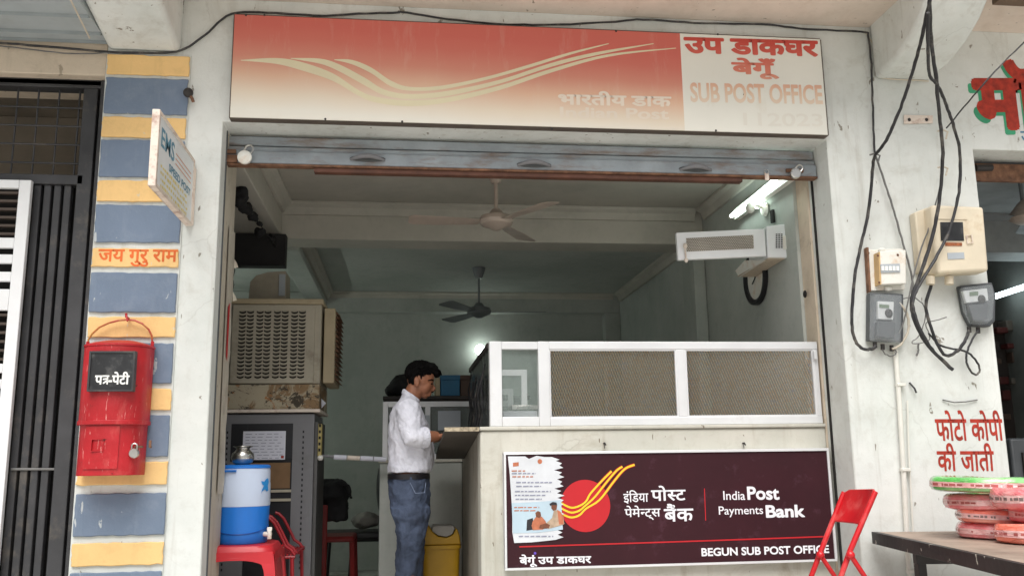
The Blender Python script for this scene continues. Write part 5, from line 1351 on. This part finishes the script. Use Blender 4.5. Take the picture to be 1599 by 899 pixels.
ch = at(1070, 392, AY - .01)
tag(MB().tube([ch + Vector((0, 0, .03)), ch, ch + Vector((.003, 0, -.05))], .005).ell(ch + Vector((0, -.004, .03)), (.014, .006, .018), 8).ell(ch + Vector((.003, 0, -.055)), (.012, .006, .015), 8).build('hanging_charm', M['rust_white']), 'small string charm hanging at the left end of the open cabinet door', 'charm')
kc = atx(1176, 434, XW - .03); kr = .175
ck = thing('wall_clock', 'black rimmed round wall clock half hidden under the open cabinet', 'clock', kc)
Mc = Matrix.Rotation(R(-90), 3, 'Y')
MB().lathe([(kr - .035, 0.0), (kr, 0), (kr, .028), (kr - .012, .032), (kr - .035, .02), (kr - .035, .0)], kc + Vector((.028, 0, 0)), 40, Mc).build('rim', M['leather'], ck)
MB().lathe([(.0001, .01), (kr - .035, .01), (kr - .035, .004), (.0001, .004)], kc + Vector((.028, 0, 0)), 32, Mc).build('face', M['ivory'], ck)
MB().tube([kc + Vector((.012, 0, 0)), kc + Vector((.012, -.06, .09))], .004).tube([kc + Vector((.012, 0, 0)), kc + Vector((.012, .05, -.03))], .004).build('hand', M['leather'], ck)
wh = atx(1257, 459, XW - .003)
tag(MB().ell(wh, (.008, .02, .022), 12).build('cable_hole', M['slot']), 'small dark round cable plug on the right wall beside the jamb', 'plug')
wh = atx(1207, 338, XW - .006)
tag(MB().box(wh.x - .01, wh.x + .004, wh.y - .02, wh.y + .02, wh.z - .04, wh.z + .04).build('wall_switch', M['slot']), 'small black strip on the right wall under the tube light', 'switch')

# ================================================================== meters on the right pier
WY_ = 4.497
def A(px, py, d=0): return at(px, py, WY_ - d)
mcb = thing('breaker_box', 'white breaker box with orange stained left edge above the left meter', 'breaker box', A(1381, 420))
MB().prism([A(1351, 391), A(1408, 389), A(1410, 453), A(1354, 455)], (0, -.02, 0)).build('backboard', M['ivory'], mcb, bevel=.003)
MB().prism([A(1349, 388), A(1352, 388), A(1356, 456), A(1353, 458)], (0, -.03, 0)).build('side_edge', M['rust'], mcb)
cov = MB().prism([A(1366, 395, .0205), A(1407, 393, .0205), A(1408, 446, .0205), A(1368, 447, .0205)], (0, -.05, 0)).build('cover', M['ivory'], mcb, bevel=.006)
MB().prism([A(1364, 397, .0205), A(1366.5, 396, .0205), A(1368.5, 447, .0205), A(1366, 447, .0205)], (0, -.052, 0)).build('stained_edge', pm('amber_stain', '#c8a878', rough=.6), mcb)
MB().prism([A(1374, 413, .071), A(1404, 412, .071), A(1405, 425, .071), A(1375, 426, .071)], (0, -.006, 0)).build('breaker_window', M['paper_dull'], mcb)
bk = MB()
for i in range(5): bk.prism([A(1376 + i * 5.8, 415.5, .077), A(1380 + i * 5.8, 415.5, .077), A(1380.3 + i * 5.8, 422.5, .077), A(1376.3 + i * 5.8, 422.5, .077)], (0, -.004, 0))
bk.build('breaker_lever', M['white_letter'], mcb)
for px, py in ((1371, 399), (1402, 398), (1373, 441), (1356, 395), (1357, 450)): MB().ell(A(px, py, .072 if px > 1365 else .021), (.007, .003, .007), 8).build('screw', M['rust'], mcb)
MB().ell(A(1377, 390, .03), (.02, .015, .012), 8).build('top_gland', M['ivory'], mcb); MB().ell(A(1387, 451, .03), (.022, .015, .014), 8).build('bottom_gland', M['ivory'], mcb)

def meter(label, pts_base, pts_cov, face, disp, blk, low, gland):
    t = thing('electric_meter', label, 'electric meter', A(*pts_base[0]), 0, 'meters on the right pier')
    MB().prism([A(*p) for p in pts_base], (0, -.045, 0)).build('base', M['grey_plastic'], t, bevel=.006)
    MB().prism([A(*p, d=.0455) for p in face], (0, -.02, 0)).build('meter_face', M['mid_grey'], t, bevel=.003)
    MB().prism([A(*p, d=.0657) for p in disp], (0, -.003, 0)).build('display', M['lcd'], t)
    MB().ell(A(*blk, d=.068), (.022, .012, .024), 10).build('dial_knob', M['nail'], t)
    MB().prism([A(*p, d=.0455) for p in low], (0, -.03, 0)).build('terminal_block', M['grey_plastic'], t, bevel=.003)
    MB().prism([A(*p, d=.046) for p in pts_cov], (0, -.055, 0)).build('clear_cover', M['clear'], t, bevel=.012, seg=3)
    for p in gland: MB().tube([A(*p, d=.03), A(p[0] + .5, p[1] + 9, .03)], .011).build('cable_gland', M['nail'], t)
meter('left electric meter in a clear cover under the white breaker box',
      [(1352, 459), (1404, 461), (1404, 536), (1351, 533)], [(1357, 461), (1401, 463), (1399, 538), (1356, 532)],
      [(1368, 471), (1393, 472), (1392, 500), (1368, 499)], [(1373, 475), (1388, 476), (1388, 481), (1373, 480)], (1388, 489),
      [(1366, 503), (1394, 504), (1392, 529), (1365, 526)], ((1366, 534), (1378, 537), (1392, 539)))
meter('right electric meter in a clear tapered cover below the beige meter box',
      [(1492, 448), (1541, 443), (1547, 462), (1546, 503), (1538, 512), (1510, 510), (1500, 490)], [(1496, 451), (1540, 446), (1544, 462), (1542, 500), (1532, 508), (1512, 506), (1502, 486)],
      [(1500, 455), (1538, 451), (1540, 470), (1505, 474)], [(1514, 456), (1527, 455), (1527, 461), (1514, 462)], (1533, 467),
      [(1508, 478), (1539, 475), (1536, 500), (1514, 502)], ((1513, 510), (1527, 511)))
mb = thing('meter_box', 'large beige meter box with dark viewing window on the right pier', 'meter box', A(1475, 380))
MB().prism([A(1419, 336), A(1440, 328), A(1446, 434), A(1428, 428)], (0, -.06, 0)).build('back_shell', M['beige_plastic'], mb, bevel=.008)
fb = MB().prism([A(1437, 328, .03), A(1517, 331, .03), A(1525, 430, .03), A(1446, 434, .03)], (0, -.11, 0)).build('front_lid', M['beige_plastic'], mb, bevel=.018, seg=3)
MB().prism([A(1468, 347, .141), A(1503, 347, .141), A(1505, 376, .141), A(1469, 376, .141)], (0, -.003, 0)).build('viewing_window', M['black_glass'], fb)
MB().prism([A(1476, 378.5, .141), A(1502, 379, .141), A(1502, 384, .141), A(1476, 384, .141)], (0, -.002, 0)).build('warning_label', pm('rust_red_label', '#9c5a36', rough=.7, var=.3, scale=60), fb)
MB().prism([A(1479, 395, .141), A(1505, 394, .141), A(1506, 404, .141), A(1480, 405, .141)], (0, -.002, 0)).build('blank_label', M['paper_dull'], fb)
MB().prism([A(1460, 339, .141), A(1510, 340, .141), A(1510, 343, .141), A(1460, 342, .141)], (0, -.004, 0)).build('ridge', M['beige_plastic'], fb)
MB().tube([A(1509, 368, .146), A(1517, 367, .146), A(1519, 379, .146), A(1511, 380, .146)], .004, 6, closed=True).build('latch', M['rust_white'], fb)
MB().tube([A(1519, 357, .1), A(1526, 354, .1), A(1525, 360, .1)], .004).build('side_latch', M['nail'], mb)
for px in (1453, 1482): MB().tube([A(px, 432, .08), A(px, 444, .08)], .022, 12).build('gland', M['beige_plastic'], mb)

pl = thing('conduit_pipe', 'thin white conduit pipe running down the right pier', 'pipe', A(1415, 750))
MB().tube([A(1398, 545, .02), A(1404, 620, .02), A(1411, 735, .02), A(1416, 835, .02), A(1424, 960, .02)], .0125, 12).build('pipe', M['pvc'], pl)
for px, py in ((1403.5, 601), (1411, 733), (1421, 890)): MB().box(A(px, py).x - .026, A(px, py).x + .022, WY_ - .036, WY_ - .001, A(px, py).z - .008, A(px, py).z + .008).build('clip', M['pvc'], pl, bevel=.003)
tag(MB().tube([A(1417, 625, .012), A(1419, 700, .012), A(1426, 835, .012)], .005, 6).build('thin_conduit', M['pvc']), 'second thinner white wire beside the conduit pipe', 'wire')
bp = thing('wall_plate', 'small rusty screwed metal strip on the pier under the bracket', 'plate', A(1434, 187))
MB().prism([A(1411, 180), A(1456, 181), A(1456, 193), A(1411, 194)], (0, -.006, 0)).build('strip', M['rust_white'], bp, bevel=.002)
for px in (1420, 1447): MB().ell(A(px, 187, .008), (.01, .004, .01), 8).build('screw', M['nail'], bp)

def sm_(pl, k_=6):
    out = []
    for i in range(len(pl) - 1):
        p0 = pl[max(0, i - 1)]; p1 = pl[i]; p2 = pl[i + 1]; p3 = pl[min(len(pl) - 1, i + 2)]
        for j in range(k_):
            t = j / k_; out.append(.5 * ((2 * p1) + (p2 - p0) * t + (2 * p0 - 5 * p1 + 4 * p2 - p3) * t * t + (3 * p1 - 3 * p2 + p3 - p0) * t ** 3))
    return out + [pl[-1]]
def cable(label, pts, r, mat='cable', d=.05, name='cable', d1=None):
    n = len(pts); P_ = [A(p[0], p[1], d if d1 is None else d1 + (d - d1) * max(0, 1 - (i / (n - 1)) * 1.6) ** 2) for i, p in enumerate(pts)]
    rc = random.Random(len(label) * 7 + n)
    P_ = sm_(P_)
    P_ = [p + Vector((rc.gauss(0, .0011), rc.gauss(0, .0006), rc.gauss(0, .0009))) if 0 < i < len(P_) - 1 else p for i, p in enumerate(P_)]
    return tag(MB().tube(P_, [r * rc.uniform(.93, 1.08) for _ in P_], 7).build(name, M[mat]), label, 'cable')
cable('thick black cable sweeping left from the bracket down into the left meter', [(1455, -10), (1446, 30), (1434, 80), (1418, 135), (1400, 185), (1380, 225), (1366, 245), (1362, 275), (1356, 330), (1345, 380), (1335, 430), (1330, 490), (1333, 525), (1345, 543), (1360, 545), (1368, 540)], .0085, 'cable', 1.0, d1=.05)
cable('straight black cable bundle running down past the meter box to a cut end', [(1451, -10), (1453, 50), (1460, 110), (1467, 180), (1472, 240), (1468, 300), (1458, 360), (1440, 420), (1424, 465), (1428, 500), (1450, 540), (1488, 577)], .0095, 'cable', 1.0, d1=.16)
cable('black cable bowing right below the bracket and crossing the meter box window', [(1449, 20), (1449, 80), (1452, 118), (1465, 135), (1478, 165), (1490, 200), (1499, 240), (1497, 300), (1482, 360), (1460, 405), (1436, 445), (1425, 475), (1435, 510), (1455, 545), (1470, 560)], .008, 'cable', .95, d1=.17)
cable('black supply cable hanging from the meter box gland to the right meter', [(1456, 440), (1446, 475), (1452, 505), (1465, 540), (1478, 555), (1495, 548), (1508, 530), (1513, 516)], .0085, 'cable', .06)
cable('black loop of thin cable hanging under the right meter', [(1527, 516), (1518, 530), (1509, 555), (1513, 575), (1524, 585), (1530, 577), (1522, 560), (1506, 548), (1470, 540), (1450, 520)], .0055, 'cable', .05)
cable('thin grey cable slanting from the corner of the bracket to the breaker box', [(1366, 240), (1380, 280), (1396, 330), (1410, 380), (1424, 432), (1424, 460)], .0055, 'cable_grey', .03)
cable('thin grey cable from the breaker box down behind the left meter', [(1470, 285), (1455, 340), (1432, 410), (1420, 460), (1412, 500), (1404, 520)], .004, 'cable_grey', .09)
cable('cream wire looping from the left meter up to the thin cable', [(1393, 545), (1406, 538), (1418, 515), (1416, 490), (1404, 472)], .0065, 'cable_cream', .04)
cable('fine grey wire loops tangled between the two meters', [(1405, 466), (1430, 466), (1445, 485), (1438, 520), (1424, 535), (1440, 535), (1452, 528), (1446, 505), (1462, 500), (1478, 495)], .0028, 'cable_grey', .04)
cable('fine dark wire loop under the left meter', [(1377, 545), (1382, 552), (1392, 556), (1400, 550), (1394, 542)], .0032, 'cable_grey', .04)
cable('long black cable tacked along the wall above the signboard', [(-20, 66), (60, 72), (150, 80), (230, 83), (282, 79), (320, 55), (362, 22), (430, 21), (500, 25), (560, 22), (620, 20), (628, 19), (700, 30), (780, 38), (860, 39), (950, 35), (1005, 31), (1100, 37), (1190, 38), (1260, 46), (1345, 50), (1356, 60), (1361, 110), (1363, 180), (1366, 240)], .0058, 'cable', .018)
cable('pale wire beside the black corner cable', [(1352, 52), (1365, 75), (1370, 110), (1378, 122), (1450, 127)], .004, 'cable_cream', .012)
cable('thin black stay wire slanting up right across the red lettering', [(1478, 200), (1520, 150), (1560, 105), (1605, 60)], .004, 'cable', .15, d1=.5)
cable('fine grey wire strung along the lintel over the gate', [(-20, 70), (50, 78), (110, 84), (170, 83)], .0035, 'cable_grey', .03)
tag(MB().tube([A(1472, 624, .004), A(1490, 628, .012), A(1508, 627, .012), A(1526, 624, .004)], .0035, 6).build('wire_staple', M['cable_grey']), 'short horizontal wire pinned above the red photo copy writing', 'wire')
tag(MB().tube([A(1420, 597, .004), A(1428, 606, .02), A(1431, 613, .02)], .005, 6).build('wire_stub', M['cable']), 'short black wire stub sticking out beside the white conduit', 'wire')
cable('cut grey wire stub below the meters', [(1434, 536), (1434, 548), (1431, 555)], .005, 'cable_grey', .02)
for px, py in ((1366, 242), (1472, 205), (1472, 262)):
    tag(MB().tube([A(px - 8, py, .05), A(px, py - 2, .07), A(px + 8, py + 1, .05), A(px + 5, py + 12, .05)], .005, 6).build('cable_tie', M['cable_cream' if px > 1400 else 'cable_grey']), {242: 'wire knot at the left bend of the cables', 205: 'pale tie round the straight cable beside the stay wire', 262: 'lower pale tie round the straight cable'}[py], 'cable tie')

# ================================================================== neighbour shop bits
nsx = at(1560, 260, 4.66)
nsh = thing('rolling_shutter', 'rusty shutter rail under the lintel of the neighbouring shop at right edge', 'shutter', (4.1, 4.66, 3.0))
zA, zB, zC = at(1560, 238, 4.66).z, at(1560, 256, 4.66).z, at(1560, 283, 4.66).z
MB().box(XS, 4.98, 4.70, 4.73, zB - .02, 3.172).build('slat', M['shutter_dark'], nsh)
MB().box(XS, 4.98, 4.655, 4.69, zC, zB).build('bottom_rail', M['rust'], nsh, bevel=.006)
q = at(1536, 263, 4.64); MB().tube([q + Vector((-.05, 0, 0)), q + Vector((.05, 0, .005))], .02).build('lock_bar', M['nail'], nsh)
f3 = at(1606, 338, 5.4)
t3 = thing('ceiling_fan', 'dusty fan in the neighbouring shop cut by the right edge', 'ceiling fan', (f3.x, f3.y, 3.3))
MB().tube([(f3.x - .03, f3.y, 3.299), (f3.x - .03, f3.y, f3.z + .05)], .012).build('rod', M['fan_grey'], t3)
MB().lathe([(.0001, -.045), (.08, -.04), (.125, -.01), (.12, .015), (.06, .09), (.03, .12), (.0001, .12)], f3, 24).build('motor', M['fan_pink'], t3)
for a in (176, 296, 56):
    Mr = Matrix.Translation(f3) @ Matrix.Rotation(R(a), 4, 'Z') @ Matrix.Rotation(R(10), 4, 'X')
    MB().prism([Mr @ Vector((x, y, -.01)) for x, y in ((.11, -.04), (.5, -.065), (.53, 0), (.5, .065), (.11, .03))], Mr.to_3x3() @ Vector((0, 0, .004))).build('blade', M['fan_grey'], t3)
ta3, tb3 = at(1553, 463, 6.9), at(1602, 447, 6.4)
lamp_tube('tube_light', 'lit tube light in the dark neighbouring shop at right edge', ta3, tb3 + (tb3 - ta3) * .8, 'tube_far', .022)
M['goods_red'] = pm('dim_red_packet', '#4a1814', rough=.6); M['goods_pale'] = pm('dim_pale_packet', '#5a544c', rough=.6)
shf = thing('stocked_shelf', 'dark shelf of mixed red goods in the neighbouring shop', 'shelf', at(1590, 600, 7.0))
q = at(1560, 500, 7.0); MB().box(q.x - .1, q.x + .9, 7.0, 7.3, ZF, q.z).build('carcass', M['wood_dark'], shf)
rr = random.Random(12)
for i in range(22):
    px, py = 1556 + (i % 4) * 22 + rr.uniform(-9, 9), 520 + (i // 4) * 26 + rr.uniform(-6, 6); q = at(px, py, 6.97); wd_ = rr.uniform(.03, .06)
    MB().box(q.x - wd_, q.x + wd_, 6.88 + i * .004, 6.998, q.z, q.z + rr.uniform(.04, .1)).build('goods', [M['goods_red'], M['wood_dark'], M['box_brown'], M['goods_pale']][(i * 7 + i // 3) % 4], shf, bevel=.008)
mc_ = thing('copier', 'grey photocopier partly seen behind the right pier', 'copier', at(1590, 720, 5.4))
c0_, c1_ = at(1577, 684, 5.4), at(1640, 760, 5.4); MB().box(c0_.x, c1_.x, 5.4, 5.9, ZF, c0_.z).build('housing', M['grey_plastic'], mc_, bevel=.015)
c2_ = at(1596, 706, 5.39); MB().box(c2_.x, c1_.x, 5.385, 5.3995, c2_.z - .15, c2_.z).build('panel', M['nail'], mc_)

# ================================================================== red folding chair
fc = thing('folding_chair', 'red metal folding chair standing in front of the maroon board corner', 'chair', (2.15, 4.1, ZF))
YA, YBc = 4.33, 3.98
cA = [at(x, y_, YA) for x, y_ in ((1318, 768), (1301, 811), (1283, 857), (1266, 901), (1243, 965))]
cB = [at(x, y_, YBc) for x, y_ in ((1367, 767), (1345, 818), (1328, 858), (1311, 905), (1286, 970))]
for c_ in (cA, cB):
    c_[-1].z = max(ZF, min(c_[-1].z, ZF)); 
    MB().tube(c_, .0125, 10).build('side_tube', M['chair_red'], fc)
rw = []
for i in range(9):
    t = i / 8; bow = .035 * math.sin(math.pi * t)
    tp5 = cA[0].lerp(cB[0], t) + Vector((bow, 0, .012)); bt = cA[1].lerp(cB[1], t) + Vector((bow, 0, -.008))
    if i in (0, 8): tp5 -= Vector((0, 0, .016))
    rw.append((tp5, bt))
vs = [p for pr in rw for p in (pr[0], pr[0].lerp(pr[1], .33) + Vector((.006, 0, 0)), pr[0].lerp(pr[1], .66) + Vector((.004, 0, 0)), pr[1])]
bkm = MB().add(vs, [(4 * i + j, 4 * i + 4 + j, 4 * i + 5 + j, 4 * i + 1 + j) for i in range(8) for j in range(3)]).build('backrest', M['chair_red'], fc)
sd_ = bkm.modifiers.new('thick', 'SOLIDIFY'); sd_.thickness = .012; sd_.offset = 0
bv_ = bkm.modifiers.new('bevel', 'BEVEL'); bv_.width = .004; bv_.segments = 2
for (px, py), (qx, qy), Y in (((1281, 866), (1306, 903), YA - .02), ((1328, 866), (1354, 905), YBc - .02)):
    a_, b_ = at(px, py, Y), at(qx, qy, Y); e_ = b_ + (b_ - a_) * ((b_.z - ZF) / (a_.z - b_.z))
    MB().tube([a_, b_, e_], .011, 10).build('cross_leg', M['chair_red'], fc)
    MB().ell(a_, (.02, .02, .02), 10).build('pivot', M['chair_red'], fc)
s0, s1 = at(1278, 880, YA), at(1326, 884, YBc); zs_ = ZF + .44
MB().prism([Vector((s0.x - .4, YA - .03, zs_ - .01)), Vector((s0.x - .02, YA - .03, zs_ - .03)), Vector((s1.x - .02, YBc + .03, zs_ - .03)), Vector((s1.x - .42, YBc + .03, zs_ - .01))], (0, 0, .015)).build('seat', M['chair_red'], fc, bevel=.004)

# ================================================================== bench with wrapped pipe coils
ZT = 1.12
t_bl, t_fl = atz(1370, 830, ZT), atz(1599, 879, ZT)
ax = (t_fl - t_bl).normalized(); pxd = Vector((-ax.y, ax.x, 0)) if -ax.y > 0 else Vector((ax.y, -ax.x, 0))
bn = thing('work_table', 'black edged worn work table against the pier under the pipe coils', 'table', (t_bl.x, t_bl.y, ZF))
c0 = t_bl; c1 = t_bl + ax * 1.5; c2 = c1 + pxd * 1.1; c3 = t_bl + pxd * 1.1
for c_ in (c2, c3): c_.y = min(c_.y, 4.46)
c0.y = min(c0.y, 4.46)
MB().prism([c0, c1, c2, c3], (0, 0, -.012)).build('table_top', M['table_top'], bn)
def rail(p, q, out, name='edge_rail'):
    p, q = Vector(p), Vector(q); o_ = Vector(out) * .03
    MB().prism([p + Vector((0, 0, .002)), q + Vector((0, 0, .002)), q + o_ + Vector((0, 0, .002)), p + o_ + Vector((0, 0, .002))], (0, 0, -.058)).build(name, M['table_black'], bn, bevel=.002)
rail(c0, c1, -pxd); rail(c1, c2, ax)
for p in (c0 + ax * .42 + pxd * .03, c1 - ax * .08 + pxd * .03, c0 + ax * .42 + pxd * 1.0, c1 - ax * .08 + pxd * 1.0):
    MB().box(p.x - .02, p.x + .02, p.y - .02, p.y + .02, ZF, ZT - .0125).build('leg', M['table_black'], bn, bevel=.002)
rail(c0 + ax * .42 - Vector((0, 0, .05)), c0 + ax * .46 - Vector((0, 0, .05)), pxd * 20, 'cross_rail')

def coil(label, c_, z, Ro, h, mat, seed, tilt=0, squash=1.0):
    rr_ = random.Random(seed); t = thing('pipe_coil', label, 'pipe coil', (c_.x, c_.y, z), rr_.uniform(0, 6), 'plastic wrapped pipe coils on the table')
    n, Ri = 56, Ro * .42; tl_ = Matrix.Translation((c_.x, c_.y, z)) @ Matrix.Rotation(tilt, 4, 'Y')
    prof = [(Ri, .006), (Ro * .9, 0), (Ro * .97, h * .1), (Ro, h * .3), (Ro, h * .68), (Ro * .975, h * .88), (Ro * .92, h), (Ro * .6, h * 1.02), (Ri, h * .96)]
    vs, fs = [], []
    ph = [rr_.uniform(0, 6.28) for _ in range(4)]
    for (r_, zz__) in prof:
        for k_ in range(n):
            a = 2 * math.pi * k_ / n
            w_ = 1 + .030 * math.sin(3 * a + ph[0]) + .018 * math.sin(7 * a + ph[1]) + .012 * math.sin(17 * a + ph[2])
            vs.append(tl_ @ Vector((r_ * w_ * math.cos(a), r_ * w_ * math.sin(a) * squash, zz__ * (1 + .05 * math.sin(2 * a + ph[3])))))
    m_ = len(prof)
    for i in range(m_):
        j = (i + 1) % m_
        for k_ in range(n): q_ = (k_ + 1) % n; fs.append((i * n + k_, i * n + q_, j * n + q_, j * n + k_))
    b_ = MB().add(vs, fs).build('wrapped_ring', M[mat], t)
    vs, fs = [], []
    for zz__ in (h * .30, h * .66):
        for k_ in range(n):
            a = 2 * math.pi * k_ / n
            w_ = 1 + .030 * math.sin(3 * a + ph[0]) + .018 * math.sin(7 * a + ph[1]) + .012 * math.sin(17 * a + ph[2])
            vs.append(tl_ @ Vector(((Ro * w_ + .0015) * math.cos(a), (Ro * w_ + .0015) * math.sin(a) * squash, zz__ * (1 + .05 * math.sin(2 * a + ph[3])))))
    MB().add(vs, [(k_, (k_ + 1) % n, n + (k_ + 1) % n, n + k_) for k_ in range(n)]).build('printed_band', M['band'], t)
    pr = MB(); a = 0
    while a < 6.1:
        L = rr_.choice((.04, .06, .09, .12)); zA_, zB_ = h * rr_.uniform(.39, .43), h * rr_.uniform(.53, .57)
        if rr_.random() < .8:
            def bp(a_, z_):
                w_ = 1 + .030 * math.sin(3 * a_ + ph[0]) + .018 * math.sin(7 * a_ + ph[1]) + .012 * math.sin(17 * a_ + ph[2])
                return tl_ @ Vector(((Ro * w_ + .0024) * math.cos(a_), (Ro * w_ + .0024) * math.sin(a_) * squash, z_ * (1 + .05 * math.sin(2 * a_ + ph[3]))))
            pr.add([bp(a, zA_), bp(a + L, zA_), bp(a + L, zB_), bp(a, zB_)], [(0, 1, 2, 3)], False)
        a += L + rr_.choice((.02, .03, .08))
    pr.build('band_print', M['band_print' if seed % 3 else 'band_print_dark'], t)
    return t
cS = Vector((2.60, 3.98, 0)); hh = .0645
base = ZT + .003
def zpx(py, Y): return at(1530, py, Y).z
Rc = .195
stackA = [('lowest pink wrapped coil of the left stack on the table', 'coil_pink', (1570, 838), 0), ('coral wrapped coil second from the bottom of the left stack', 'coil_orange', (1572, 815), 0), ('pink wrapped coil just under the green one', 'coil_pink', (1562, 797), 0), ('green wrapped pipe coil on top of the left stack', 'coil_green', (1544, 772), .03)]
zc_ = base
for i, (lab, mt, (px, py), tl2) in enumerate(stackA):
    q = at(px, py, 4.0); r_ = (Rc, Rc, Rc + .012, Rc + .045)[i]
    coil(lab, Vector((q.x + (-.005, -.03, -.02, .0)[i], 4.0 + (.01, -.015, .01, 0)[i], 0)), zc_, r_, hh * (1.0, .92, 1.05, 1.05)[i], mt, 20 + i, (0, .025, -.05, .035)[i]); zc_ += hh * 1.04
zc_ = base
for i, (lab, mt, (px, py)) in enumerate((('crumpled pink wrapped bundle at the foot of the right stack', 'coil_orange', (1622, 845)), ('middle pink wrapped coil of the right stack', 'coil_pink', (1640, 815)), ('topmost pink wrapped coil of the right stack by the frame edge', 'coil_pink', (1622, 785)))):
    q = at(px, py, 3.72)
    coil(lab, Vector((q.x, 3.72, 0)), zc_, (.165, .155, .175)[i], (.078, .07, .092)[i], mt, 40 + i, (.02, .03, -.05)[i]); zc_ += (.08, .07, 0)[i]
